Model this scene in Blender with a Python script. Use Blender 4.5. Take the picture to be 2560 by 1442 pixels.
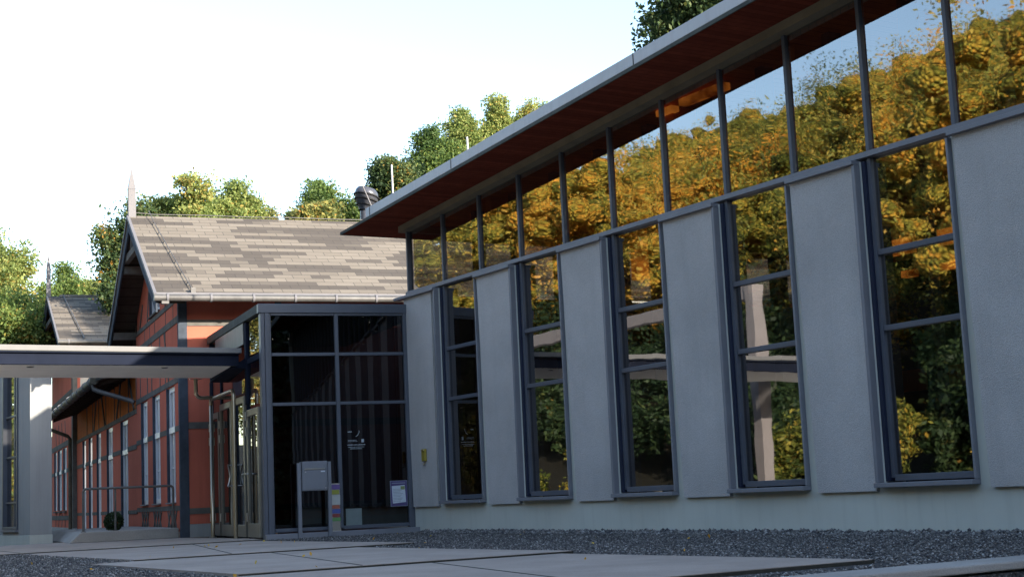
import bpy, math, random
import numpy as np
from mathutils import Matrix, Vector
for o in list(bpy.data.objects): bpy.data.objects.remove(o)
SC = bpy.context.scene
COL = SC.collection
# ------------------------------------------------------------------ frames
A = 0.547806163; B = 0.379347491                      # headings of the hall and of the old house
DH = Vector((-math.sin(A), math.cos(A), 0)); NH = Vector((-math.cos(A), -math.sin(A), 0))
DG = Vector((-math.sin(B), math.cos(B), 0)); DR = Vector((math.cos(B), math.sin(B), 0))
D0 = -10.186                                          # facade plane of the hall
def HN(h, n, z=0): return DH*h + NH*n + Vector((0, 0, z))
def RG(r, g, z=0): return DR*r + DG*g + Vector((0, 0, z))
# ------------------------------------------------------------------ camera
F, PITCH, ROLL = 3686.7, 0.138116887, -0.045232514
fw = Vector((0, math.cos(PITCH), math.sin(PITCH))); r0 = Vector((1, 0, 0)); u0 = r0.cross(fw)
rt = r0*math.cos(ROLL) + u0*math.sin(ROLL); up = u0*math.cos(ROLL) - r0*math.sin(ROLL)
cd = bpy.data.cameras.new('camera'); cam = bpy.data.objects.new('camera', cd); COL.objects.link(cam)
cd.sensor_width = 36; cd.lens = F*36/2560; cd.clip_end = 2000; cd.clip_start = 0.1
cam.matrix_world = Matrix(((rt.x, up.x, -fw.x, 0), (rt.y, up.y, -fw.y, 0), (rt.z, up.z, -fw.z, 0.48), (0, 0, 0, 1)))
SC.camera = cam
# ------------------------------------------------------------------ sun and sky
sv = (NH*-0.38 - DH*1.0 + Vector((0, 0, 0.32))).normalized()
SUN_EL = math.asin(sv.z); SUN_AZ = math.atan2(sv.x, sv.y)
w = bpy.data.worlds.new('World'); SC.world = w; w.use_nodes = True
nt = w.node_tree; sky = nt.nodes.new('ShaderNodeTexSky'); sky.sky_type = 'NISHITA'; sky.sun_disc = False
sky.sun_elevation = SUN_EL; sky.sun_rotation = SUN_AZ; sky.air_density = 1.0; sky.dust_density = 0.7; sky.ozone_density = 1.0
nt.links.new(sky.outputs[0], nt.nodes['Background'].inputs[0]); nt.nodes['Background'].inputs[1].default_value = 0.15
sl = bpy.data.lights.new('sun', 'SUN'); sl.energy = 3.5; sl.angle = math.radians(0.5); sl.color = (1, .90, .76)
so = bpy.data.objects.new('sun', sl); COL.objects.link(so); so.rotation_euler = sv.to_track_quat('Z', 'Y').to_euler()
so.location = (20, -20, 40)
SC.view_settings.view_transform = 'Standard'; SC.view_settings.look = 'None'; SC.view_settings.gamma = 1
SC.view_settings.exposure = 1.82
SC.cycles.max_bounces = 8; SC.cycles.transparent_max_bounces = 24

# ------------------------------------------------------------------ mesh helper
class MB:
    def __init__(s): s.v = []; s.f = []; s.sm = []
    def add(s, vs, fs, smooth=False):
        o = len(s.v); s.v += [tuple(v) for v in vs]
        for f in fs: s.f.append(tuple(i+o for i in f)); s.sm.append(smooth)
    def box(s, x0, x1, y0, y1, z0, z1):
        s.add([(x0,y0,z0),(x1,y0,z0),(x1,y1,z0),(x0,y1,z0),(x0,y0,z1),(x1,y0,z1),(x1,y1,z1),(x0,y1,z1)],
              [(0,3,2,1),(4,5,6,7),(0,1,5,4),(1,2,6,5),(2,3,7,6),(3,0,4,7)])
        return s
    def hexa(s, b, t):                                # b, t: four bottom and four top points, ccw seen from above
        s.add(list(b)+list(t), [(0,3,2,1),(4,5,6,7),(0,1,5,4),(1,2,6,5),(2,3,7,6),(3,0,4,7)]); return s
    def prism(s, poly, axis, a, b):                   # polygon in the plane normal to axis, swept a..b
        n = len(poly)
        def P(p, c): return {'x': (c,p[0],p[1]), 'y': (p[0],c,p[1]), 'z': (p[0],p[1],c)}[axis]
        s.add([P(p,a) for p in poly]+[P(p,b) for p in poly],
              [tuple(range(n))[::-1], tuple(range(n,2*n))]+[(i,(i+1)%n,(i+1)%n+n,i+n) for i in range(n)]); return s
    def bar(s, p, q, w, h):                           # square beam from p to q
        p = Vector(p); q = Vector(q); d = (q-p).normalized()
        a = d.cross(Vector((0,0,1)));  a = a.normalized() if a.length > 1e-4 else Vector((1,0,0))
        c = a.cross(d).normalized(); a = a*w/2; c = c*h/2
        s.add([p-a-c,p+a-c,p+a+c,p-a+c,q-a-c,q+a-c,q+a+c,q-a+c],[(0,1,2,3),(7,6,5,4),(0,4,5,1),(1,5,6,2),(2,6,7,3),(3,7,4,0)]); return s
    def tube(s, pts, r, n=10, cap=True):
        pts = [Vector(p) for p in pts]; rr = r if isinstance(r, (list, tuple)) else [r]*len(pts)
        o = []; ref = None
        for i, p in enumerate(pts):
            d = (pts[min(i+1,len(pts)-1)]-pts[max(i-1,0)]).normalized()
            if ref is None: ref = d.orthogonal().normalized()
            a = (ref-d*ref.dot(d)).normalized(); ref = a; b = d.cross(a)
            o += [p+(a*math.cos(2*math.pi*k/n)+b*math.sin(2*math.pi*k/n))*rr[i] for k in range(n)]
        fs = [(i*n+k, i*n+(k+1)%n, (i+1)*n+(k+1)%n, (i+1)*n+k) for i in range(len(pts)-1) for k in range(n)]
        s.add(o, fs, True)
        if cap: s.add(o[:n], [tuple(range(n))[::-1]]); s.add(o[-n:], [tuple(range(n))])
        return s
    def wall(s, axis, u0, u1, z0, z1, a, b, holes):   # wall along axis u (x or y), thickness a..b, holes (ua,ub,za,zb)
        us = sorted({u0, u1, *[c for h in holes for c in h[:2] if u0 < c < u1]})
        def bx(p, q, zz0, zz1):
            if zz1-zz0 < 1e-4: return
            if axis == 'x': s.box(p, q, a, b, zz0, zz1)
            else: s.box(a, b, p, q, zz0, zz1)
        for p, q in zip(us, us[1:]):
            hs = sorted([h for h in holes if h[0] <= p+1e-6 and h[1] >= q-1e-6], key=lambda h: h[2]); z = z0
            for h in hs: bx(p, q, z, h[2]); z = h[3]
            bx(p, q, z, z1)
        return s
    def build(s, name, mat, parent=None, bevel=0):
        me = bpy.data.meshes.new(name); me.from_pydata(s.v, [], s.f); me.materials.append(mat)
        me.polygons.foreach_set('use_smooth', s.sm); me.update()
        o = bpy.data.objects.new(name, me); COL.objects.link(o)
        if parent: o.parent = parent
        if bevel:
            m = o.modifiers.new('bevel', 'BEVEL'); m.width = bevel; m.segments = 2; m.limit_method = 'ANGLE'
        return o
def tag(o, label=None, cat=None, group=None, kind=None):
    for k, v in (('label', label), ('category', cat), ('group', group), ('kind', kind)):
        if v: o[k] = v
    return o
def thing(name, loc, rz, label, cat, group=None):
    o = bpy.data.objects.new(name, None); COL.objects.link(o); o.location = loc; o.rotation_euler = (0, 0, rz)
    return tag(o, label, cat, group)
def arc(c, a, b, r, t0, t1, n=6):                     # points of an arc round c in the plane of a, b
    c = Vector(c); a = Vector(a); b = Vector(b)
    return [c+a*r*math.cos(t0+(t1-t0)*i/n)+b*r*math.sin(t0+(t1-t0)*i/n) for i in range(n+1)]

# ------------------------------------------------------------------ materials
class NT:
    def __init__(s, name):
        s.m = bpy.data.materials.new(name); s.m.use_nodes = True; s.t = s.m.node_tree; s.t.nodes.clear()
        s.out = s.n('OutputMaterial')
    def n(s, k, **kw):
        o = s.t.nodes.new('ShaderNode'+k)
        for a, v in kw.items(): setattr(o, a, v)
        return o
    def l(s, a, b): s.t.links.new(a, b)
    def co(s, scale=(1,1,1)):
        t = s.n('TexCoord'); m = s.n('Mapping'); m.inputs['Scale'].default_value = scale; s.l(t.outputs['Object'], m.inputs[0]); return m.outputs[0]
    def noise(s, sc, det=3, rough=.5, vec=None, scale=(1,1,1)):
        t = s.n('TexNoise'); t.inputs['Scale'].default_value = sc; t.inputs['Detail'].default_value = det; t.inputs['Roughness'].default_value = rough
        s.l(vec if vec else s.co(scale), t.inputs['Vector']); return t.outputs['Fac']
    def ramp(s, fac, stops):
        r = s.n('ValToRGB'); e = r.color_ramp.elements
        while len(e) < len(stops): e.new(.5)
        for i, (p, c) in enumerate(stops): e[i].position = p; e[i].color = (*c, 1) if len(c) == 3 else c
        s.l(fac, r.inputs[0]); return r.outputs[0]
    def mix(s, f, a, b, mode='MIX'):
        m = s.n('Mix', data_type='RGBA', blend_type=mode)
        for i, v in ((0, f), (6, a), (7, b)):
            if hasattr(v, 'is_linked') or hasattr(v, 'links'): s.l(v, m.inputs[i])
            else: m.inputs[i].default_value = v if i == 0 else ((*v, 1) if len(v) == 3 else v)
        return m.outputs[2]
    def math(s, op, a, b=None, c=None):
        m = s.n('Math', operation=op)
        for i, v in enumerate((a, b, c)):
            if v is None: continue
            if isinstance(v, (int, float)): m.inputs[i].default_value = v
            else: s.l(v, m.inputs[i])
        return m.outputs[0]
    def bsdf(s, col, rough=.6, metal=0, spec=.5, bump=None, bs=.3, bd=.02):
        p = s.n('BsdfPrincipled')
        if isinstance(col, tuple): p.inputs['Base Color'].default_value = (*col, 1)
        else: s.l(col, p.inputs['Base Color'])
        if isinstance(rough, (int, float)): p.inputs['Roughness'].default_value = rough
        else: s.l(rough, p.inputs['Roughness'])
        p.inputs['Metallic'].default_value = metal; p.inputs['Specular IOR Level'].default_value = spec
        if bump is not None:
            b = s.n('Bump'); b.inputs['Strength'].default_value = bs; b.inputs['Distance'].default_value = bd
            s.l(bump, b.inputs['Height']); s.l(b.outputs[0], p.inputs['Normal'])
        s.l(p.outputs[0], s.out.inputs[0]); return p
def sc3(c, k): return tuple(min(1, x*k) for x in c)
def m_paint(name, col, rough=.45, var=.12, sc=2.5, bump=.02, metal=0, spec=.3, streak=0):
    t = NT(name); n1 = t.noise(sc, 5, .6); c = t.ramp(n1, [(.3, sc3(col, 1-var)), (.7, sc3(col, 1+var))])
    if streak:
        n2 = t.noise(1.0, 4, .65, scale=(9, 9, .7)); c = t.mix(t.ramp(n2, [(.45, (0,0,0)), (.75, (streak,)*3)]), c, sc3(col, .45))
    t.bsdf(c, rough, metal, spec, t.noise(sc*25, 2), bump, .01); return t.m
def m_plaster(name, col, grain=260, bs=.35, bd=.006, var=.1, speck=0):
    t = NT(name); big = t.noise(.9, 5, .6); c = t.ramp(big, [(.3, sc3(col, 1-var)), (.72, sc3(col, 1+var))])
    g = t.noise(grain, 2, .7)
    if speck: c = t.mix(t.ramp(g, [(.35, (speck,)*3), (.6, (0,0,0))]), c, sc3(col, .45))
    st = t.noise(1, 4, .7, scale=(5, 5, .35)); c = t.mix(t.ramp(st, [(.5, (0,0,0)), (.8, (.42,)*3)]), c, sc3(col, .66))
    t.bsdf(c, .95, 0, .03, g, bs, bd); return t.m
M = {}
M['plinth'] = m_plaster('smooth_render', (.55, .56, .505), 90, .12, .003, .07)
M['panel'] = m_plaster('pebble_render', (.52, .50, .49), 115, .7, .012, .14, .5)
M['frame'] = m_paint('slate_blue_metal', (.088, .098, .122), .38, .1)
M['casing'] = m_paint('grey_metal', (.19, .195, .22), .4, .08)
M['fascia'] = m_paint('pale_metal', (.52, .515, .52), .45, .07, .8, streak=.18)
M['edge'] = m_paint('weathered_edge', (.075, .08, .07), .8, .35, 3, .2, streak=.3)
M['navy'] = m_paint('navy_metal', (.022, .028, .055), .5, .1)
M['darksteel'] = m_paint('dark_steel', (.014, .018, .032), .8, .15, spec=.05)
M['white_soffit'] = m_paint('pale_soffit_board', (.86, .80, .72), .8, .05)
M['zinc'] = m_paint('zinc', (.125, .12, .115), .45, .2, 4, metal=.2, streak=.3)
M['oldzinc'] = m_paint('weathered_zinc', (.10, .09, .066), .65, .35, 5, streak=.4)
M['chrome'] = m_paint('brushed_steel', (.55, .54, .52), .28, .05, metal=1)
M['bronze'] = m_paint('bronze_tube', (.42, .36, .27), .3, .08, metal=.9)
M['doorframe'] = m_paint('anodised_door_frame', (.22, .20, .165), .35, .1, metal=.5)
M['white'] = m_paint('white_window_paint', (.66, .68, .72), .4, .06)
M['whitestone'] = m_paint('whitewashed_zinc', (.17, .165, .175), .7, .05)
M['cfascia'] = m_paint('canopy_fascia_metal', (.21, .205, .20), .6, .06, spec=.1)
M['wood'] = m_paint('olive_beam', (.19, .16, .11), .6, .18, 3)
M['black'] = m_paint('black_void', (.015, .015, .016), .7, .2)
M['cowl'] = m_paint('cowl_metal', (.085, .09, .11), .35, .12, metal=.3)
M['brass'] = m_paint('yellow_brass', (.38, .30, .06), .35, .1, metal=.3)
M['mailbox'] = m_paint('mailbox_grey', (.19, .198, .225), .42, .05)
M['cream'] = m_plaster('cream_render', (.62, .55, .47), 80, .15, .004, .06)
M['pylon'] = m_plaster('pale_render', (.33, .335, .33), 100, .2, .004, .06)
def m_boards(name, col, axis, width, var=.2):
    t = NT(name); tc = t.n('TexCoord'); sp = t.n('SeparateXYZ'); t.l(tc.outputs['Object'], sp.inputs[0])
    u = t.math('DIVIDE', sp.outputs[axis], width); fl = t.math('FLOOR', u); fr = t.math('FRACT', u)
    wn = t.n('TexWhiteNoise', noise_dimensions='1D'); t.l(fl, wn.inputs['W'])
    c = t.ramp(wn.outputs['Value'], [(0, sc3(col, 1-var)), (1, sc3(col, 1+var))])
    n = t.noise(2, 6, .65, scale=(4, 4, 4)); c = t.mix(t.ramp(n, [(.35, (.5,)*3), (.7, (0,0,0))]), c, sc3(col, .55))
    gap = t.math('LESS_THAN', fr, .05); c = t.mix(gap, c, sc3(col, .2))
    t.bsdf(c, .85, 0, .04, t.math('SUBTRACT', n, gap), .4, .008); return t.m
M['soffit'] = m_boards('red_brown_boards', (.22, .052, .031), 0, .09, .22)
M['ceiling'] = m_boards('orange_ceiling', (.55, .17, .04), 0, .12, .15)
M['verge'] = m_boards('dark_verge_boards', (.075, .06, .05), 2, .14, .2)
M['redwall'] = m_plaster('red_limewash', (.54, .15, .10), 70, .15, .004, .10)
M['orangewall'] = m_boards('orange_boards', (.56, .16, .04), 1, .17, .12)
M['timber'] = m_paint('grey_timber', (.14, .132, .12), .9, .22, 5, .3, spec=.03)
M['bluetimber'] = m_paint('slate_timber', (.065, .078, .10), .85, .2, 5, .2, spec=.05)
M['orange'] = m_paint('orange_interior', (.55, .17, .03), .6, .12)
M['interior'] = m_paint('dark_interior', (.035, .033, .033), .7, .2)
t = NT('added_glow_panel'); e_ = t.n('Emission'); e_.inputs[1].default_value = .22; t.l(t.ramp(t.noise(2.2, 3), [(.38, (.12, .02, .0)), (.62, (1, .30, .04))]), e_.inputs[0]); t.l(e_.outputs[0], t.out.inputs[0]); M['glow'] = t.m  # emissive orange for glow patches inside the hall, not a known fitting
M['palecol'] = m_paint('pale_concrete_frame', (.30, .265, .255), .7, .08)
def m_shingle():
    t = NT('bitumen_shingles'); tc = t.n('TexCoord'); sp = t.n('SeparateXYZ'); t.l(tc.outputs['Object'], sp.inputs[0])
    v = t.math('DIVIDE', sp.outputs[1], .150); row = t.math('FLOOR', v); fv = t.math('FRACT', v)
    wr = t.n('TexWhiteNoise', noise_dimensions='1D'); t.l(row, wr.inputs['W'])
    u = t.math('ADD', t.math('DIVIDE', sp.outputs[0], .34), t.math('MULTIPLY', t.math('MODULO', row, 2), .5))
    u = t.math('ADD', u, t.math('MULTIPLY', wr.outputs['Value'], .12))
    cell = t.math('FLOOR', u); fu = t.math('FRACT', u)
    cv = t.n('CombineXYZ'); t.l(t.math('MULTIPLY', cell, .16), cv.inputs[0]); t.l(t.math('MULTIPLY', row, .53), cv.inputs[1])
    n = t.n('TexNoise'); n.inputs['Scale'].default_value = 1.0; n.inputs['Detail'].default_value = 2; t.l(cv.outputs[0], n.inputs['Vector'])
    cw = t.n('CombineXYZ'); t.l(cell, cw.inputs[0]); t.l(row, cw.inputs[1])
    wn = t.n('TexWhiteNoise', noise_dimensions='2D'); t.l(cw.outputs[0], wn.inputs['Vector'])
    k = t.math('ADD', n.outputs['Fac'], t.math('MULTIPLY', t.math('SUBTRACT', wn.outputs['Value'], .5), .10))
    c = t.ramp(k, [(.42, (.085, .074, .062)), (.475, (.10, .087, .073)), (.50, (.185, .160, .128)), (.62, (.225, .196, .158))])
    fine = t.noise(60, 3, .7); c = t.mix(t.ramp(fine, [(.3, (.35,)*3), (.7, (0,0,0))]), c, (.12, .10, .09))
    gap = t.math('MAXIMUM', t.math('LESS_THAN', fu, .035), t.math('LESS_THAN', fv, .09))
    c = t.mix(t.math('MULTIPLY', gap, .75), c, (.05, .045, .045))
    t.bsdf(c, .9, 0, .2, t.math('ADD', t.math('MULTIPLY', t.math('SUBTRACT', 1, fv), .6), t.math('MULTIPLY', fine, .3)), .6, .02); return t.m
M['shingle'] = m_shingle()
def m_glass(name, refl, tint, wave=.0006, rough=0.0):
    t = NT(name); tr = t.n('BsdfTransparent'); tr.inputs[0].default_value = (*tint, 1)
    g = t.n('BsdfGlossy'); g.inputs['Color'].default_value = (.97, .98, 1, 1); g.inputs['Roughness'].default_value = rough
    lw = t.n('Fresnel'); lw.inputs['IOR'].default_value = 1.5
    fac = t.math('ADD', t.math('MULTIPLY', lw.outputs[0], 1-refl), refl)
    b = t.n('Bump'); b.inputs['Strength'].default_value = 1; b.inputs['Distance'].default_value = wave
    t.l(t.noise(1.3, 2, .5), b.inputs['Height']); t.l(b.outputs[0], g.inputs['Normal'])
    mx = t.n('MixShader'); t.l(fac, mx.inputs[0]); t.l(tr.outputs[0], mx.inputs[1]); t.l(g.outputs[0], mx.inputs[2]); t.l(mx.outputs[0], t.out.inputs[0]); return t.m
M['glass'] = m_glass('coated_glass', .20, (.40, .39, .38), .0012, .014)
M['vglass'] = m_glass('entrance_glass', .02, (.022, .024, .027))
M['wglass'] = m_glass('window_glass', .22, (.35, .36, .36))
def m_concrete(name, col, sc=1.2, var=.16, dark=.3):
    t = NT(name); c = t.ramp(t.noise(sc, 6, .6), [(.3, sc3(col, 1-var)), (.7, sc3(col, 1+var))])
    f = t.noise(70, 3, .75); c = t.mix(t.ramp(f, [(.3, (dark,)*3), (.55, (0,0,0))]), c, sc3(col, .4))
    s = t.noise(.35, 6, .7, scale=(3, 1, 1)); c = t.mix(t.ramp(s, [(.5, (0,0,0)), (.8, (.4,)*3)]), c, sc3(col, .62))
    k = t.noise(1.1, 4, .75, scale=(1.3, 5, 1)); c = t.mix(t.ramp(k, [(.66, (0,0,0)), (.74, (.55,)*3)]), c, sc3(col, 1.7))
    t.bsdf(c, .88, 0, .15, t.math('ADD', f, t.noise(9, 5, .6)), .35, .012); return t.m
M['slab'] = m_concrete('paving_concrete', (.36, .30, .26))
M['kerb'] = m_concrete('pale_concrete', (.33, .31, .29)); M['court'] = m_concrete('bounce_concrete', (.50, .47, .42))
def m_retain():
    t = NT('stained_concrete'); col = (.30, .29, .26)
    c = t.ramp(t.noise(2, 6, .65), [(.3, sc3(col, .75)), (.7, sc3(col, 1.2))])
    s = t.noise(1, 5, .7, scale=(7, 7, .5)); c = t.mix(t.ramp(s, [(.42, (0,0,0)), (.62, (.9,)*3)]), c, (.05, .052, .04))
    t.bsdf(c, .92, 0, .2, t.noise(45, 4, .7), .6, .02); return t.m
M['retain'] = m_retain()
def m_gravel(name, cols):
    t = NT(name); v = t.n('TexVoronoi'); v.inputs['Scale'].default_value = 42; t.l(t.co(), v.inputs['Vector'])
    sp = t.n('SeparateXYZ'); t.l(v.outputs['Color'], sp.inputs[0])
    c = t.ramp(sp.outputs[0], [(0, cols[0]), (.5, cols[1]), (1, cols[2])])
    c = t.mix(t.ramp(v.outputs['Distance'], [(.2, (0,0,0)), (.55, (.8,)*3)]), c, sc3(cols[0], .4))
    c = t.mix(t.ramp(t.noise(.7, 4, .6), [(.4, (.45,)*3), (.65, (0,0,0))]), c, sc3(cols[0], .8))
    t.bsdf(c, .85, 0, .3, t.math('SUBTRACT', 1, v.outputs['Distance']), 1, .02); return t.m
M['gravel'] = m_gravel('grey_gravel', [(.06, .058, .06), (.125, .118, .113), (.24, .23, .22)])
M['earth'] = m_gravel('forest_floor', [(.02, .018, .01), (.035, .03, .014), (.06, .045, .02)])
def m_stone():
    t = NT('gravel_stone'); a = t.n('Attribute', attribute_name='tint')
    c = t.ramp(a.outputs['Fac'], [(0, (.05, .05, .058)), (.5, (.125, .118, .115)), (.93, (.26, .25, .24)), (1, (.45, .44, .43))]); t.bsdf(c, .8, 0, .3); return t.m
M['stone'] = m_stone(); M['joint'] = m_paint('mossy_shaded_joint', (.035, .034, .028), .95, .4, 6)
def m_leaf(name, stops, trans=.35):
    t = NT(name); a = t.n('Attribute', attribute_name='tint'); c = t.ramp(a.outputs['Fac'], stops)
    d = t.n('BsdfPrincipled'); d.inputs['Roughness'].default_value = .55; d.inputs['Specular IOR Level'].default_value = .3; t.l(c, d.inputs['Base Color'])
    tl = t.n('BsdfTranslucent'); t.l(t.mix(.5, c, (.5, .45, .02), 'MULTIPLY'), tl.inputs[0]); t.l(c, tl.inputs[0])
    mx = t.n('MixShader'); mx.inputs[0].default_value = trans; t.l(d.outputs[0], mx.inputs[1]); t.l(tl.outputs[0], mx.inputs[2]); t.l(mx.outputs[0], t.out.inputs[0]); return t.m
LEAF = {
 'yellowgreen': m_leaf('yellow_green_leaves', [(0, (.09, .14, .035)), (.5, (.23, .29, .085)), (.85, (.37, .40, .13)), (1, (.46, .33, .09))], .45),
 'green': m_leaf('green_leaves', [(0, (.06, .11, .03)), (.55, (.15, .22, .06)), (.92, (.28, .33, .08)), (1, (.42, .29, .06))], .42),
 'dark': m_leaf('dark_leaves', [(0, (.025, .05, .02)), (.6, (.07, .115, .04)), (.95, (.18, .19, .05)), (1, (.42, .22, .04))], .38),
 'mottled': m_leaf('mottled_autumn_leaves', [(0, (.06, .095, .035)), (.5, (.19, .21, .06)), (.8, (.40, .35, .10)), (1, (.52, .25, .05))], .42),
 'gold': m_leaf('golden_leaves', [(0, (.07, .10, .02)), (.3, (.27, .28, .05)), (.6, (.56, .42, .07)), (1, (.74, .34, .04))], .35),
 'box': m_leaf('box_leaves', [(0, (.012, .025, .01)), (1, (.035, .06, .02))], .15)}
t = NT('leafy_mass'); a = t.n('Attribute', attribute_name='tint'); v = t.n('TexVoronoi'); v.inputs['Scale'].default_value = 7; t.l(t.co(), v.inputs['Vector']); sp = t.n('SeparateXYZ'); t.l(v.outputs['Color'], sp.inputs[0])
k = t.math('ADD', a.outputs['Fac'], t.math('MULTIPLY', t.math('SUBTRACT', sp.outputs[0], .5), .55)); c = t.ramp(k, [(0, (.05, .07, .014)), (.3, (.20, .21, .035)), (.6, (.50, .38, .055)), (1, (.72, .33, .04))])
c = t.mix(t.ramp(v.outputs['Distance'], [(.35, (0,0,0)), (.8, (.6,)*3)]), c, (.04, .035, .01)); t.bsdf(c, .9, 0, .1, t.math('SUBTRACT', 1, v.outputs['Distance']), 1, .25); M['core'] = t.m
t = NT('bark'); t.bsdf(t.ramp(t.noise(6, 5, .7, scale=(1,1,.25)), [(.3, (.035, .028, .02)), (.7, (.10, .085, .065))]), .9, 0, .2, t.noise(20, 4, .7, scale=(1,1,.2)), .8, .03); M['bark'] = t.m
def flat(name, col, rough=.5):
    t = NT(name); t.bsdf(t.ramp(t.noise(12, 2), [(.3, sc3(col, .93)), (.7, sc3(col, 1.07))]), rough); return t.m

# ------------------------------------------------------------------ ground
def poly(name, pts, z, mat, th=None):
    m = MB()
    if th: m.prism([(p.x, p.y) for p in pts], 'z', z-th, z)
    else: m.add([(p.x, p.y, z) for p in pts], [tuple(range(len(pts)))])
    return m.build(name, mat)
gm = MB()
def hn2(h, n, z): p = HN(h, n); return (p.x, p.y, z)
LOW = -1.15; EDGE = 5.72
gm.add([hn2(-220, -220, LOW), hn2(-220, 400, LOW), hn2(EDGE, 400, LOW), hn2(EDGE, -220, LOW)], [(0,3,2,1)])
gm.add([hn2(EDGE, -220, -.075), hn2(EDGE, 400, -.075), hn2(400, 400, -.075), hn2(400, -220, -.075)], [(0,3,2,1)])
gm.add([hn2(EDGE, -220, LOW), hn2(EDGE, 400, LOW), hn2(EDGE, 400, -.075), hn2(EDGE, -220, -.075)], [(0,1,2,3)])
tag(gm.build('ground', M['gravel']), kind='structure')
# wooded slope west of the yard and behind the buildings
def slope(name, fn, us, vs):
    V = [fn(u, v) for u in us for v in vs]; nv = len(vs)
    m = MB(); m.add(V, [(i*nv+j, (i+1)*nv+j, (i+1)*nv+j+1, i*nv+j+1) for i in range(len(us)-1) for j in range(nv-1)], True)
    return tag(m.build(name, M['earth']), kind='structure')
rnd = random.Random(5)
def hill_w(h, n): return max(0, n-7)*.37 + max(0, n-44)*.135 + .7*math.sin(h*.13)+.5*math.sin(n*.3+h*.05) - 1.2
def hill_e(x, y): return max(0, y-46)*(.10+.012*max(0, min(x+14, 14))) + .05*max(0, x) + .4*math.sin(x*.15) - .6
slope('hillside', lambda h, n: hn2(h, n, hill_w(h, n)), [-40+5*i for i in range(38)], [5+4*i for i in range(25)])
slope('wooded_hill', lambda x, y: (x, y, hill_e(x, y)), [-60+6*i for i in range(24)], [44+4*i for i in range(18)])
def far_canopy():
    R_ = np.random.default_rng(31); hs = np.arange(-30, 190, 2.2); ns = np.arange(46, 112, 2.2); V = []
    for h in hs:
        for n in ns: p = HN(h+R_.uniform(-.8, .8), n+R_.uniform(-.8, .8)); V.append((p.x, p.y, hill_w(h, n)+2.5+R_.uniform(-1.6, 2.0)))
    nv = len(ns); fs = [(i*nv+j, (i+1)*nv+j, (i+1)*nv+j+1, i*nv+j+1) for i in range(len(hs)-1) for j in range(nv-1)]
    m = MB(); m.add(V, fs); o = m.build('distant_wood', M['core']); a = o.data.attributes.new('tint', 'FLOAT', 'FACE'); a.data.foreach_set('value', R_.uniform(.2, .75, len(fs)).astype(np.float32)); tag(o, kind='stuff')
# concrete paving strips, seen in the yard with dark gaps between
def strip(h0, h1, nL, nR, sk=0, z=0):
    m = MB(); p = [HN(h0, nR), HN(h0, nL), HN(h1, nL+sk), HN(h1, nR-sk*.5)]
    m.prism([(q.x, q.y) for q in p], 'z', -.10, z)
    j = MB(); p = [HN(h0-.022, nR), HN(h0-.022, nL), HN(h0-.004, nL), HN(h0-.004, nR)]; j.prism([(q.x, q.y) for q in p], 'z', -.12, z-.004)  # riser strip, moss and the shade of the step in one dark colour
    tag(j.build('paving_joint', M['joint']), kind='structure')
    return tag(m.build('concrete_paving', M['slab']), kind='structure')
strip(20.27, 26.2, -2.25, -8.2, 0, .0)
strip(15.10, 20.02, -4.55, -7.75, .02, -.010)
strip(10.72, 14.96, -4.02, -7.02, -.05, -.021)
strip(7.00, 10.60, -3.42, -6.86, -.05, -.033)
strip(6.12, 6.86, -3.3, -5.6, 0, -.055)
def gz_(h): return -.062+.05*(h-6.05)/14.15
for (h0, n0, h1, n1, z) in ((20.0, -6.85, 15.12, -5.6, -.010), (14.94, -5.98, 10.74, -5.05, -.021), (10.58, -5.6, 7.02, -4.75, -.033), (25.5, -5.0, 20.3, -4.6, .0)):
    a, b = HN(h0, n0), HN(h1, n1); w_ = (b-a).cross(Vector((0,0,1))).normalized()*.009
    j = MB(); j.prism([((a-w_).x, (a-w_).y), ((a+w_).x, (a+w_).y), ((b+w_).x, (b+w_).y), ((b-w_).x, (b-w_).y)], 'z', z-.02, z+.0025); tag(j.build('paving_joint', M['joint']), kind='structure')
gr = MB(); gr.add([hn2(6.05, -10.2, -.062), hn2(6.05, 3.0, -.062), hn2(20.2, 3.0, -.012), hn2(20.2, -10.2, -.012)], [(0,3,2,1)])
tag(gr.build('gravel_bed', M['gravel']), kind='structure')
fm = MB(); fm.add([hn2(7, -2.2, .0), hn2(7, 6.5, .0), hn2(42, 6.5, .0), hn2(42, -2.2, .0)], [(0,3,2,1)]); tag(fm.build('bounce_forecourt', M['court']), kind='structure')  # unseen pale ground, added to bounce sun up to the canopy soffit
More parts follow.
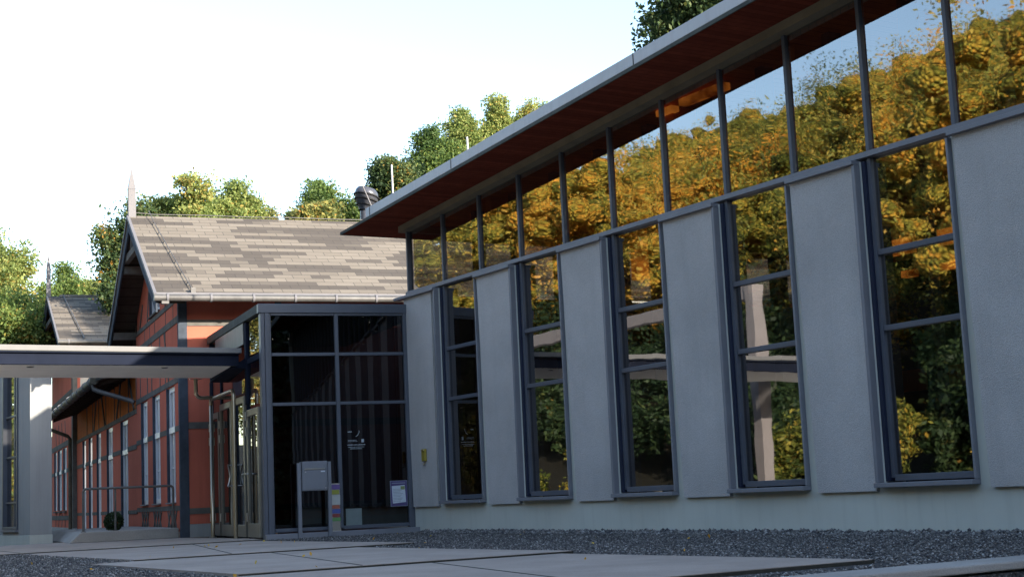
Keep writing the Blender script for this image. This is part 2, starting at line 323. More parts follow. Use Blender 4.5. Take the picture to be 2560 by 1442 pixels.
# loose stones lying on the gravel
def stones(name, n, fn, s0, s1, seed):
    R = np.random.default_rng(seed); P = np.array([fn(R) for _ in range(n)])
    base = np.array([[1,0,0],[-1,0,0],[0,1,0],[0,-1,0],[0,0,1],[0,0,-1]], float); fc = [(0,2,4),(2,1,4),(1,3,4),(3,0,4),(2,0,5),(1,2,5),(3,1,5),(0,3,5)]
    S = R.uniform(s0, s1, (n,1,1))*R.uniform(.6, 1.25, (n,6,1))
    th = R.uniform(0, 6.28, n); V = base[None]*S; x, y = V[...,0].copy(), V[...,1].copy()
    V[...,0] = x*np.cos(th)[:,None]-y*np.sin(th)[:,None]; V[...,1] = x*np.sin(th)[:,None]+y*np.cos(th)[:,None]; V[...,2] *= .7
    V = (V+P[:,None,:]).reshape(-1,3); Fc = (np.array(fc)[None]+6*np.arange(n)[:,None,None]).reshape(-1,3)
    me = bpy.data.meshes.new(name); me.vertices.add(len(V)); me.vertices.foreach_set('co', V.ravel())
    me.loops.add(Fc.size); me.loops.foreach_set('vertex_index', Fc.ravel().astype(np.int32)); me.polygons.add(len(Fc)); me.polygons.foreach_set('loop_start', np.arange(0, Fc.size, 3, dtype=np.int32))
    me.update(calc_edges=True); a = me.attributes.new('tint', 'FLOAT', 'FACE'); a.data.foreach_set('value', np.repeat(R.random(n), 8).astype(np.float32))
    me.materials.append(M['stone']); o = bpy.data.objects.new(name, me); COL.objects.link(o); return tag(o, kind='stuff')
def in_gravel(R):
    while True:
        h = R.uniform(6.1, 20.1); n = R.uniform(-10.1, -2.4)
        if R.random() > (10/h)**1.0: continue
        if n > -7.85 and 14.9 < h < 20.3 and n < -4.55: continue
        if -7.05 < n < -4.0 and 10.5 < h < 15: continue
        if -6.9 < n < -3.4 and 6.8 < h < 10.6: continue
        if h > 19.9 and n > -8.7: continue
        if 14.2 < h and n < -9.4 and R.random() < .5: continue
        p = HN(h, n); return (p.x, p.y, gz_(h)+R.uniform(0, .012))
stones('gravel_stones', 44000, in_gravel, .006, .014, 3)
def by_wall(R):
    h = R.uniform(6.2, 19.4); n = D0+.03+abs(R.normal(0, .10)); p = HN(h, n); return (p.x, p.y, gz_(h)+max(0, .05-(n-D0)*.35)*R.uniform(.3, 1.1))
stones('wall_foot_stones', 3600, by_wall, .014, .034, 4)

# ------------------------------------------------------------------ retaining wall
rw = thing('retaining_wall', HN(EDGE, -1, -.6), A-math.pi/2, 'stained concrete retaining wall with a pale coping in front of the gravel', 'wall')
# local x = towards the viewer (-h), local y = into the hall (-n)
MB().box(-.30, -.06, -14, 9.1, -.6, .535).build('wall_face', M['retain'], rw)
MB().box(-.36, .0, -14, 9.1, .538, .585).build('coping', M['kerb'], rw, .01)

# ------------------------------------------------------------------ exhibition hall
HALL = thing('exhibition_hall', HN(19.79, D0), A-math.pi/2, 'long grey rendered hall with tall mirrored windows under a wide red-brown eave', 'hall')
XM = 30.0; PW = 1.0765; DEP = 10.0
def rz(x): return 4.61+.0642*x                         # underside of the roof
win = [k for k in range(1, 27, 2)]
m = MB(); m.box(0, XM, 0, .28, -1.3, .400)
for k in range(0, 28, 2):
    xa = PW*k+.02 if k else 0; xb = PW*(k+1)-.05
    m.box(xa, min(xb, XM), 0, .28, .400, 3.50)
m.build('wall', M['plinth'], HALL)
m = MB()
for k in range(0, 28, 2):
    xa, xb = PW*k, PW*(k+1)
    if k == 0: b = (.09, .868); tt = (0.0, .868)
    else: b = (xa+.17, xb-.115); tt = (xa+.075, xb-.08)
    pm = MB()
    pm.hexa([(b[0],-.045,.354),(b[1],-.045,.354),(b[1],-.004,.354),(b[0],-.004,.354)], [(tt[0],-.045,3.47),(tt[1],-.045,3.47),(tt[1],-.004,3.47),(tt[0],-.004,3.47)])
    pm.build('render_panel', M['panel'], HALL)
    x0 = xa+.055 if k else -.25
    c = MB(); c.box(x0, xb-.055, -.10, .02, 3.472, 3.512).build('panel_cap', M['casing'], HALL, .004)
# clerestory rail, mullions, corner post
MB().box(-.02, XM, .0, .20, 3.53, 3.585).build('clerestory_rail', M['casing'], HALL, .004)
for k in range(0, 28):
    x = PW*k; z0 = 3.585 if k else 3.53
    mm = MB()
    if k == 0: mm.box(-.015, .03, .03, .12, 3.585, rz(0)-.02)
    else:
        mm.box(x, x+.046, .048, .10, 3.587, rz(x)-.03)
    mm.build('mullion', M['frame'], HALL, .004)
TILT = random.Random(3)                                             # panes never sit quite true in their frames
# glass panes of the clerestory
for k in range(0, 27):
    x0 = PW*k+(.058 if k else .032); x1 = PW*(k+1)-.003
    q4 = [.085+TILT.uniform(-.0022, .0022) for _ in range(3)]; g = MB(); g.add([(x0,q4[0],3.585),(x1,q4[1],3.585),(x1,q4[1]+q4[2]-q4[0],rz(x1)-.02),(x0,q4[2],rz(x0)-.02)], [(0,1,2,3)]); g.build('clerestory_pane', M['glass'], HALL)
# tall windows
for k in win:
    xa = PW*k; xb = PW*(k+1)
    ww = MB()
    ww.box(xa, xa+.046, .045, .10, .47, 3.528); ww.box(xb-.045, xb-.002, .045, .10, .47, 3.528)
    ww.box(xa+.057, xb-.047, .03, .13, .44, .50)
    for zt in (1.873, 2.60): ww.box(xa+.057, xb-.047, .045, .13, zt-.026, zt+.026)
    wo = ww.build('tall_window', M['frame'], HALL, .003)
    MB().box(xa-.051, xa-.003, .02, .30, .44, 3.50).build('dark_reveal', M['navy'], wo)
    cs = MB()
    cs.box(xa-.095, xa-.052, -.075, .14, .43, 3.47); cs.box(xb+.0, xb+.026, -.055, .14, .43, 3.47)
    cs.build('window_casing', M['casing'], wo, .004)
    MB().box(xa-.085, xb+.026, -.11, .14, .385, .428).build('window_sill', M['casing'], wo, .004)
    for z0, z1 in ((.50, 1.847), (1.899, 2.574), (2.626, 3.53)):
        q4 = [.085+TILT.uniform(-.0022, .0022) for _ in range(3)]; g = MB(); g.add([(xa+.048,q4[0],z0),(xb-.045,q4[1],z0),(xb-.045,q4[1]+q4[2]-q4[0],z1),(xa+.048,q4[2],z1)], [(0,1,2,3)]); g.build('pane', M['glass'], wo)
# timber beam on top of the glazing
m = MB(); m.hexa([(-.07,-.06,rz(-.07)-.10),(XM,-.06,rz(XM)-.10),(XM,.12,rz(XM)-.10),(-.07,.12,rz(-.07)-.10)], [(-.07,-.06,rz(-.07)-.003),(XM,-.06,rz(XM)-.003),(XM,.12,rz(XM)-.003),(-.07,.12,rz(-.07)-.003)]); m.build('eave_beam', M['wood'], HALL)
m = MB(); m.box(-.07, .06, .125, DEP, 4.50, 4.60); m.build('end_beam', M['wood'], HALL)
# roof: thin plate with a set back fascia
X0, X1, Y0, Y1 = -.76, XM, -.72, DEP+.6
def slab(x0, x1, y0, y1, za, zb): 
    q = MB(); q.hexa([(x0,y0,rz(x0)+za),(x1,y0,rz(x1)+za),(x1,y1,rz(x1)+za),(x0,y1,rz(x0)+za)], [(x0,y0,rz(x0)+zb),(x1,y0,rz(x1)+zb),(x1,y1,rz(x1)+zb),(x0,y1,rz(x0)+zb)]); return q
roof = slab(X0+.02, X1, Y0+.02, Y1, .0, .03).build('roof', M['soffit'], HALL)
e = slab(X0, X1, Y0, Y0+.018, -.006, .036)
q = slab(X0, X0+.018, Y0+.02, Y1, -.006, .036); e.add(q.v, q.f); e.build('drip_edge', M['edge'], roof)
slab(.16, X1, Y0+.004, Y0+.16, .038, .175).build('fascia', M['fascia'], roof, .006)
slab(.16, X1, Y0+.165, Y1, .034, .12).build('roof_deck', M['edge'], roof)
for x in (.30, 2.83, 7.05, 11.4):                                   # joints of the fascia sheets
    MB().hexa([(x,Y0-.001,rz(x)+.04),(x+.012,Y0-.001,rz(x)+.04),(x+.012,Y0+.003,rz(x)+.04),(x,Y0+.003,rz(x)+.04)], [(x,Y0-.001,rz(x)+.174),(x+.012,Y0-.001,rz(x)+.174),(x+.012,Y0+.003,rz(x)+.174),(x,Y0+.003,rz(x)+.174)]).build('fascia_joint', M['edge'], roof)
for x, y, zt in ((.47, -.4, 5.43), (2.77, -.4, 5.32)):
    MB().tube([(x, y, rz(x)+.1), (x-.02, y, zt)], .014, 6).build('lightning_rod', M['fascia'], roof)
# glazed gable end, floor, rear wall, inner frames
g = MB(); g.add([(0,.16,3.53),(0,DEP,3.53),(0,DEP,4.50),(0,.16,4.50)], [(0,1,2,3)]); g.build('end_pane', M['glass'], HALL)
MB().box(0, .25, .285, DEP, -.3, 3.50).build('end_wall', M['plinth'], HALL)
MB().box(.252, .275, .29, DEP, .04, 3.50).build('added_dark_lining', M['interior'], HALL)  # dark sheet added to keep the end wall dim behind the glass
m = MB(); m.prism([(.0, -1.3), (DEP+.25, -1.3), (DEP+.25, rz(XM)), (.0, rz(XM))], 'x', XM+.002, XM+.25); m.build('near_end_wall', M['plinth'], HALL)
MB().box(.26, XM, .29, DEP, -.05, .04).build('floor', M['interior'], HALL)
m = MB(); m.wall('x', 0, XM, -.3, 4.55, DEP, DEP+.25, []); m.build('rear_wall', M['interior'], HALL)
slab(.3, XM, .3, DEP, -.055, -.004).build('ceiling', M['ceiling'], HALL)
for i in range(1, 14):
    x = 2.153*i-.35
    m = MB(); m.hexa([(x,.4,rz(x)-.45),(x+.16,.4,rz(x)-.45),(x+.16,DEP,rz(x)-.45),(x,DEP,rz(x)-.45)], [(x,.4,rz(x)-.06),(x+.16,.4,rz(x)-.06),(x+.16,DEP,rz(x)-.06),(x,DEP,rz(x)-.06)]); m.build('roof_beam', M['orange'], HALL)
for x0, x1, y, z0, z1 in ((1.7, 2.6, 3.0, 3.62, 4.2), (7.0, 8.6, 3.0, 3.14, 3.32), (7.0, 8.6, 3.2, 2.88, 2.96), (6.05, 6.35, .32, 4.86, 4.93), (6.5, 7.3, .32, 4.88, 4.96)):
    MB().box(x0, x1, y, y+.12, z0, z1).build('added_glow_panel', M['glow'], HALL)  # added glowing panels for the orange patches of light behind the glass
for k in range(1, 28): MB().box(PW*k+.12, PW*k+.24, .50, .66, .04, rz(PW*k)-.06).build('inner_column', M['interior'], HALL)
MB().box(.3, XM, DEP-.06, DEP-.004, 2.0, 2.39).build('orange_dado', M['orange'], HALL)
MB().box(.3, XM, DEP-.06, DEP-.004, 4.41, 4.6).build('orange_frieze', M['orange'], HALL)

# brass key safe on the wall by the entrance
ks = thing('key_safe', HN(19.79, D0)-DH*.515+NH*.047+Vector((0,0,1.10)), A-math.pi/2, 'small yellow brass plate on the grey wall right of the entrance', 'key safe')
m = MB(); m.box(-.058, .058, -.035, .0, -.09, .09); m.build('cover', M['brass'], ks, .008)
MB().box(-.030, .030, -.043, -.036, .060, .072).build('label_slot', M['chrome'], ks)
m = MB(); m.tube([(0, -.02, -.12), (0, -.028, -.135), (0, -.022, -.15)], [.008, .02, .012], 8); m.box(-.012, .012, -.02, 0, -.125, -.10); m.build('lock', M['bronze'], ks)

# ------------------------------------------------------------------ glazed entrance porch
VE = thing('glass_porch', RG(4.47, 21.17), B, 'dark glazed entrance porch with slate blue frame and flat roof', 'porch')
W2 = 2.225
m = MB(); m.box(-.03, 2.30, -.035, .10, 3.25, 3.385); m.build('roof_cap', M['frame'], VE, .006)
# weathered top edge along the side, running back to the old house
m = MB(); m.box(-.035, .05, .102, 4.24, 3.255, 3.385); m.build('side_cap', M['edge'], VE, .006)
MB().box(.052, 2.30, .102, 4.24, 3.30, 3.37).build('roof', M['edge'], VE)
fr = MB()
fr.box(0, .055, -.02, .12, .0, 3.248); fr.box(.06, .125, -.03, .10, .06, 3.248); fr.box(.128, .155, .0, .08, .06, 3.248)
fr.box(1.105, 1.16, -.02, .08, .10, 3.248); fr.box(2.165, 2.225, -.02, .08, .06, 3.248)
fr.box(2.228, 2.275, .0, .08, .06, 3.248)
m2 = fr.build('front_posts', M['frame'], VE, .004)
for a, b in ((.157, 1.103), (1.162, 2.163)):
    for z0, z1 in ((2.62, 2.665), (1.895, 1.94), (.085, .135), (3.215, 3.248)): MB().box(a, b, -.012, .07, z0, z1).build('transom', M['frame'], VE, .003)
for a, b in ((.157, 1.103), (1.162, 2.163)):
    for z0, z1 in ((.135, 1.895), (1.94, 2.62), (2.665, 3.215)):
        g = MB(); g.add([(a,.03,z0),(b,.03,z0),(b,.03,z1),(a,.03,z1)], [(0,1,2,3)]); g.build('pane', M['vglass'], VE)
MB().prism([(-.0,-.14),(2.30,-.14),(2.62,-.10),(2.62,.0),(0,.1)], 'z', -.02, .062).build('threshold', M['casing'], VE, .006)
MB().box(.06, 2.5, .11, 4.2, -.02, .03).build('floor', M['interior'], VE)
MB().box(.06, 2.4, .11, 4.2, 3.20, 3.24).build('ceiling', M['interior'], VE)
# side with the doors (plane x = 0)
sd = MB()
sd.box(-.01, .06, 1.02, 1.16, 2.0, 3.25); sd.box(.0, .05, 1.04, 1.12, .0, 2.0); sd.box(.0, .05, 3.20, 3.30, .0, 2.6); sd.box(0, .06, 4.10, 4.22, 0, 3.25)
sd.box(.0, .05, .122, 1.02, 2.60, 2.68); sd.box(0, .05, 1.16, 4.10, 2.60, 2.66)
sd.build('side_posts', M['darksteel'], VE, .004)
MB().box(-.02, .04, 1.18, 3.55, 2.92, 3.25).build('side_cladding', M['zinc'], VE, .004)
for y0, y1, z0, z1 in ((.122, 1.02, 1.96, 2.60), (.122, 1.02, 2.68, 3.25), (1.16, 3.20, 2.16, 2.60), (3.3, 4.1, 2.06, 2.60)):
    g = MB(); g.add([(.02,y0,z0),(.02,y1,z0),(.02,y1,z1),(.02,y0,z1)], [(0,3,2,1)]); g.build('pane', M['glass'], VE)
def leaf(y0, y1, z1, kick=.20, st=.085, hinge=None, handle=None):
    d = MB(); d.box(-.035, .015, y0, y0+st, .02, z1); d.box(-.035, .015, y1-st, y1, .02, z1); d.box(-.035, .015, y0+st, y1-st, .02, kick); d.box(-.035, .015, y0+st, y1-st, z1-.10, z1)
    o = d.build('door', M['doorframe'], VE, .004)
    g = MB(); g.add([(-.01,y0+st,kick),(-.01,y1-st,kick),(-.01,y1-st,z1-.1),(-.01,y0+st,z1-.1)], [(0,3,2,1)]); g.build('pane', M['vglass'], o)
    for z in ((.25, 1.52, 1.75) if hinge is not None else ()): MB().tube([(-.045, hinge, z), (-.045, hinge, z+.13)], .016, 8).build('hinge', M['chrome'], o)
    if handle is not None:
        h = MB(); y = handle
        h.tube([(-.04, y, 1.12), (-.13, y, 1.12)], .012, 8); h.tube([(-.04, y, .80), (-.13, y, .80)], .012, 8)
        h.tube([(-.13-.0, y-.03, 1.13), (-.12, y, 1.10), (-.095, y, .96), (-.12, y, .82), (-.13, y-.03, .79)], .014, 8); h.build('handle', M['chrome'], o)
    return o
rd = leaf(.13, 1.0, 1.90, .22, .10, hinge=.98)
m = MB(); m.tube([(-.04, .90, .95), (-.10, .90, .95), (-.10, .72, .95)], .014, 8); m.tube([(-.10, .90, .95), (-.10, 1.06, .95)], .014, 8); m.build('lever', M['chrome'], rd)
leaf(1.16, 2.16, 2.14, .20, .09, handle=2.02); leaf(2.20, 3.18, 2.14, .20, .09, hinge=3.16)
leaf(3.31, 4.09, 2.04, .20, .08, hinge=4.07)
# tubular guard frames in front of the doors
def guard(y0, y1, z1, label, x=-.16):
    t_ = thing('door_guard', RG(4.47, 21.17), B, label, 'guard rail', 'tube frames before the porch doors')
    r = .10
    pts = [(x, y1, .0), (x, y1, z1-r)]+[tuple(p) for p in arc((x, y1-r, z1-r), (0,1,0), (0,0,1), r, 0, math.pi/2)]+[tuple(p) for p in arc((x, y0+r, z1-r), (0,0,1), (0,-1,0), r, 0, math.pi/2)]+[(x, y0, .0)]
    MB().tube(pts, .032, 10).build('hoop', M['bronze'], t_)
    for y in (y0, y1): MB().tube([(x, y, .0), (x, y, .012)], .06, 12).build('foot_plate', M['chrome'], t_)
guard(1.30, 3.25, 2.235, 'bronze tube hoop standing before the double porch door')
guard(.30, .95, 2.30, 'narrow tube hoop behind the slim porch post at right', .22)

# posters, notices and leaflets on the porch glass
LW = flat('notice_paper', (.55, .60, .66)); LP = flat('poster_purple', (.07, .05, .16)); LT = flat('print_grey', (.28, .31, .38)); LG = flat('print_green', (.22, .27, .10)); LL = flat('decal_white', (.38, .42, .46))
def at_porch(x, z, y=-.012): return RG(4.47, 21.17)+DR*x+DG*y+Vector((0,0,z))
p = thing('poster', at_porch(2.025, .565, .022), B, 'purple poster with white notice low on the right porch pane', 'poster')
MB().box(-.132, .132, -.004, 0, -.188, .188).build('border', LT, p); MB().box(-.126, .126, -.0065, -.0045, -.182, .182).build('backing', LP, p)
m = MB(); m.hexa([(-.10,-.010,-.145),(.105,-.010,-.13),(.105,-.008,-.13),(-.10,-.008,-.145)], [(-.11,-.010,.11),(.09,-.010,.12),(.09,-.008,.12),(-.11,-.008,.11)]); m.build('notice', LW, p)
m = MB()
for i in range(9): m.box(-.09, .06-.02*(i % 3), -.0125, -.0105, .06-.022*i, .067-.022*i)
for i in range(14): m.box(-.105+i*.015, -.094+i*.015, -.0085, -.0068, .145, .158)
m.build('print_lines', LT, p)
MB().box(.025, .088, -.0135, -.0105, .055, .105).build('picture', LG, p)
p = thing('window_lettering', at_porch(1.39, 1.37, .022), B, 'small white lettering and logo stuck on the right porch pane', 'lettering')
m = MB()
def ln(x0, x1, z, h=.009, step=.013):
    x = x0; rr = random.Random(int(x0*1000+z*500))
    while x < x1: m.box(x, x+step*rr.uniform(.5, .85), -.004, -.001, z, z+h*rr.uniform(.7, 1)); x += step
ln(-.12, -.06, .115, .018); ln(-.12, .0, -.005); ln(-.12, .02, -.022); ln(-.13, .13, -.075, .014); ln(-.12, .12, -.105); ln(-.09, .09, -.130, .011)
m.box(.085, .122, -.004, -.001, -.035, .012); m.tube([(0, -.002, .05), (.03, -.002, .07), (.055, -.002, .12), (.05, -.002, .14)], .004, 5)
m.build('letters', LL, p)
p = thing('leaflet_rack', at_porch(1.05, .06, -.032), B, 'slim rack of bright leaflets against the porch glass beside the mailbox', 'leaflet rack')
MB().box(-.07, .07, .012, .03, .0, .69).build('rack_back', M['chrome'], p)
for i, (z0, z1, c) in enumerate(((.60, .67, (.16, .10, .32)), (.53, .595, (.35, .36, .06)), (.38, .525, (.50, .52, .50)), (.325, .375, (.45, .13, .08)), (.255, .32, (.06, .10, .34)), (.20, .25, (.25, .05, .05)), (.145, .195, (.12, .30, .10)))):
    MB().box(-.062, .062-.01*(i % 2), .0, .011, z0, z1).build('leaflet', flat('leaflet_%d' % i, c), p)
p = tag(MB().box(-.12, .12, 0, .01, 0, .24).build('glass_board', flat('pale_green_board', (.16, .20, .20), .3)), 'pale green board standing at the foot of the right porch pane', 'board')
p.location = at_porch(1.325, .135, .012); p.rotation_euler = (0, 0, B)
# ------------------------------------------------------------------ mailbox
mb = thing('mailbox', RG(4.47, 21.0)+DR*.70, B, 'grey metal mailbox on two square posts before the porch', 'mailbox')
for x in (-.222, .222): MB().box(x-.026, x+.026, -.03, .03, 0, 1.055 if x < 0 else 1.065).build('post', M['mailbox'], mb, .004)
bx_ = MB().box(-.185, .185, -.06, .14, .655, 1.075).build('box', M['mailbox'], mb, .006)
MB().box(-.165, .165, -.066, -.061, .672, .950).build('door', M['mailbox'], bx_, .002)
MB().box(-.165, .165, -.069, -.061, .958, 1.045).build('flap', M['mailbox'], bx_, .003)
MB().box(-.155, .145, -.073, -.0695, .958, .972).build('slot_lip', M['chrome'], bx_)
MB().box(.085, .145, -.070, -.0665, .918, .936).build('name_plate', LW, bx_)
for x, z in ((-.14, .925), (.15, .69)): MB().tube([(x, -.066, z), (x, -.074, z)], .009, 8).build('lock', M['chrome'], bx_)

# ------------------------------------------------------------------ canopy before the entrance
CA = thing('entrance_canopy', HN(20.90, -7.96), A-math.pi/2, 'flat canopy with sunlit pale fascia, dark steel beam and white soffit', 'canopy')
# local x towards viewer, local -y away from the hall ; y = -n-7.96
LEN = -8.3
m = MB(); m.hexa([(-.02,LEN,2.765),(.0,LEN,2.765),(.0,.0,2.748),(-.02,.0,2.748)], [(-.02,LEN,2.845),(.0,LEN,2.845),(.0,.0,2.822),(-.02,.0,2.822)]); m.build('fascia', M['cfascia'], CA, .003)
m = MB(); m.box(-.12, -.022, LEN, -.02, 2.728, 2.746); m.box(-.09, -.07, LEN, -.02, 2.585, 2.727); m.box(-.12, -.026, LEN, -.04, 2.562, 2.584); m.build('front_beam', M['darksteel'], CA)
m = MB(); m.hexa([(-2.10,LEN,2.562),(-.122,LEN,2.562),(-.122,-.13,2.562),(-2.10,.42,2.562)], [(-2.10,LEN,2.571),(-.122,LEN,2.571),(-.122,-.13,2.571),(-2.10,.42,2.571)]); m.build('soffit', M['white_soffit'], CA)
m = MB(); m.hexa([(-2.14,LEN,2.574),(-.205,LEN,2.574),(-.205,-.02,2.574),(-2.14,.47,2.574)], [(-2.14,LEN,2.80),(-.205,LEN,2.80),(-.205,-.02,2.80),(-2.14,.47,2.80)]); m.build('roof', M['edge'], CA)
m = MB(); m.hexa([(-2.24,.30,2.50),(-.30,-.08,2.55),(-.30,.17,2.55),(-2.24,.62,2.50)], [(-2.24,.30,2.561),(-.30,-.08,2.561),(-.30,.17,2.70),(-2.24,.62,2.70)]); m.build('end_beam', M['darksteel'], CA)
for x, y in ((-.36, -1.065), (-.36, -3.005)):
    d = MB(); d.tube([(x, y, 2.5615), (x, y, 2.551)], .055, 16); o = d.build('downlight', M['chrome'], CA)
    MB().tube([(x, y, 2.5508), (x, y, 2.5488)], .042, 16).build('lens', M['black'], o)
GA = thing('portal_frame', HN(23.35, -.4), A-math.pi/2, 'pale portal frame left of the picture, mirrored in the hall windows', 'frame')
MB().box(-.13, .13, -.15, .15, 0, 4.50).build('post', M['palecol'], GA, .01)
m = MB(); m.box(-11.0, -.132, -.12, .12, 4.22, 4.50); m.box(-11.3, -11.02, -.15, .15, 0, 4.50); m.build('beam', M['palecol'], GA, .01)
MB().bar((-5.2, 0, 3.2), (-6.1, 0, 4.21), .10, .10).build('brace', M['palecol'], GA)
pp = thing('bracket_pipe', RG(4.03, 24.18, 2.56), B, 'bent tube hanging from the canopy corner to the door hoop', 'pipe')
MB().tube([(0,0,0), (0,0,-.22)]+[tuple(p) for p in arc((.09,0,-.22), (-1,0,0), (0,0,-1), .09, 0, math.pi/2)]+[(.55,0,-.31)], .032, 10).build('tube', M['bronze'], pp)
MB().box(-.10, .10, -.05, .05, -.006, .0).build('mounting_plate', M['chrome'], pp)

# ------------------------------------------------------------------ white wall at the left edge
PY = thing('slot_wall', HN(27.116, -6.315), A-math.pi/2, 'pale rendered wall with a tall slot window at the left edge', 'wall')
# local x to viewer, y towards the hall
hw = (-2.08, -.92)
m = MB(); m.wall('x', -6, 0, .14, 3.45, 0, .38, [(hw[0], hw[1], .235, 3.2)]); m.build('wall', M['pylon'], PY)
MB().box(-6, .012, -.012, .392, -.1, .137).build('base', M['plinth'], PY, .004)
wf = MB(); wf.box(hw[0]-.04, hw[0]+.05, -.03, .1, .24, 3.2); wf.box(hw[1]-.05, hw[1]+.02, -.03, .1, .24, 3.2); wf.box(hw[0]+.052, hw[1]-.052, -.03, .1, .24, .29)
wf.box(-1.36, -1.30, .02, .08, .292, 3.2)
for z in (.72, 1.56, 2.32): wf.box(hw[0]+.052, -1.362, .02, .08, z, z+.035); wf.box(-1.298, hw[1]-.052, .02, .08, z, z+.035)
wfo = wf.build('slot_window', M['frame'], PY, .003)
g = MB(); g.add([(hw[0],.05,.29),(hw[1],.05,.29),(hw[1],.05,3.2),(hw[0],.05,3.2)], [(0,1,2,3)]); g.build('pane', M['glass'], wfo)
MB().box(hw[0]-.06, hw[1]+.03, -.05, .06, .20, .234).build('window_sill', M['casing'], wfo)

# ------------------------------------------------------------------ half-timbered house
HO = thing('half_timbered_house', RG(3.97, 25.45), B, 'red half-timbered house with grey timbers and shingled gable roofs', 'house')
XE = 13.0
RY, RZ_, SL = 2.83, 6.04, .5694
w3 = [(.57, 1.45), (2.37, 3.23), (4.05, 4.88)]
m = MB(); m.box(.0, XE, 0, .2, .22, 4.25)
hs = [(a, b, .60, 2.62) for a, b in w3]+[(2.25, 3.52, 4.17, 4.98)]
m.wall('y', .202, 5.65, .10, 4.10, 0, .2, hs[:3])
m.wall('y', 1.0, 4.70, 4.102, 4.98, 0, .2, hs[3:])
m.prism([(.202, 4.102), (.998, 4.102), (.998, 4.90), (.202, 4.45)], 'x', 0, .2); m.prism([(4.702, 4.102), (5.45, 4.102), (5.45, 4.45), (4.702, 4.90)], 'x', 0, .2)
m.prism([(1.0, 4.982), (4.70, 4.982), (RY, 5.88)], 'x', 0, .2)
m.build('wall', M['redwall'], HO)
MB().wall('x', .135, XE, .0, .218, -.02, .2, []).build('plinth', M['pylon'], HO)
# timbers, proud of the render
t_ = MB(); P_ = .014
t_.box(-P_, .135, -P_, .10, 0, 4.05)                               # corner post
tim = t_.build('corner_post', M['bluetimber'], HO)
t_ = MB()
for z0, z1 in ((3.58, 3.69), (1.82, 1.935), (.385, .485)): t_.box(.137, XE, -P_, .05, z0, z1)
for x in (1.67,): t_.box(x, x+.115, -P_-.003, .05, 3.692, 4.1)
t_.box(.50, .60, -P_-.003, .05, .0, 2.6)
for y0, y1, z0, z1 in ((.10, 5.65, .455, .54), (.10, 5.65, 2.63, 2.73), (.10, 5.65, 3.66, 3.78), (.10, 5.65, 4.03, 4.12)): t_.box(-P_, .05, y0, y1, z0, z1)
for y0, y1 in ((.10, .55), (1.47, 2.35), (3.25, 4.03), (4.90, 5.65)): t_.box(-P_+.003, .05, y0, y1, 1.80, 1.895)
for y in (1.56, 2.24, 3.34, 3.94, 4.98): t_.box(-P_+.005, .05, y, y+.07, 2.732, 3.658)
for a, b in w3:                                                      # small crossed struts under the windows
    for k in range(3):
        y = a-.1+k*(b-a+.2)/3; t_.bar((-.004, y, .12), (-.004, y+.30, .45), .022, .05); t_.bar((-.006, y+.30, .12), (-.006, y, .45), .022, .05)
for y, yy, z0, z1 in ((1.2, 1.7, 2.74, 3.65), (3.9, 3.5, 4.13, 5.0), (1.5, 1.9, 4.13, 4.8), (5.0, 4.55, 4.12, 4.55)): t_.bar((-.002, y, z0), (-.002, yy, z1), .025, .07)
for y in (.62, 1.5, 2.9, 3.6, 4.3): t_.box(-.006, .02, y, y+.03, 3.782, 4.028)
t_.build('timber_frame', M['timber'], HO)
def cas(a, b, z0, z1, zt, parent=HO, x=.035, mut=True, glassm='wglass', bars=()):
    f = MB(); f.box(x, x+.07, a, a+.075, z0, z1); f.box(x, x+.07, b-.075, b, z0, z1); f.box(x, x+.07, a+.075, b-.075, z1-.09, z1); f.box(x, x+.07, a+.075, b-.075, z0, z0+.08)
    if zt: f.box(x-.02, x+.07, a+.075, b-.075, zt-.05, zt+.05)
    if mut: 
        c = (a+b)/2; f.box(x+.004, x+.066, c-.035, c+.035, z0+.08, zt-.05 if zt else z1-.09)
        if zt: f.box(x+.004, x+.066, c-.035, c+.035, zt+.05, z1-.09)
    for z in bars: f.box(x+.02, x+.05, a+.075, b-.075, z-.012, z+.012)
    o = f.build('window', M['white'], parent)
    MB().box(x-.05, x+.12, b-.004, b+.03, z0, z1).build('jamb', M['bluetimber'], o)
    g = MB(); g.add([(x+.035,a+.07,z0+.07),(x+.035,b-.07,z0+.07),(x+.035,b-.07,z1-.08),(x+.035,a+.07,z1-.08)], [(0,3,2,1)]); g.build('pane', M[glassm], o)
    return o
for a, b in w3:
    o = cas(a, b, .60, 2.62, 1.86, bars=(1.2,))
    MB().box(-.05, .13, a-.02, b+.02, .575, .598).build('sill', M['whitestone'], o)
o = cas(2.25, 3.52, 4.17, 4.98, None); MB().box(-.05, .12, 2.2, 3.57, 4.14, 4.168).build('sill', M['timber'], o)
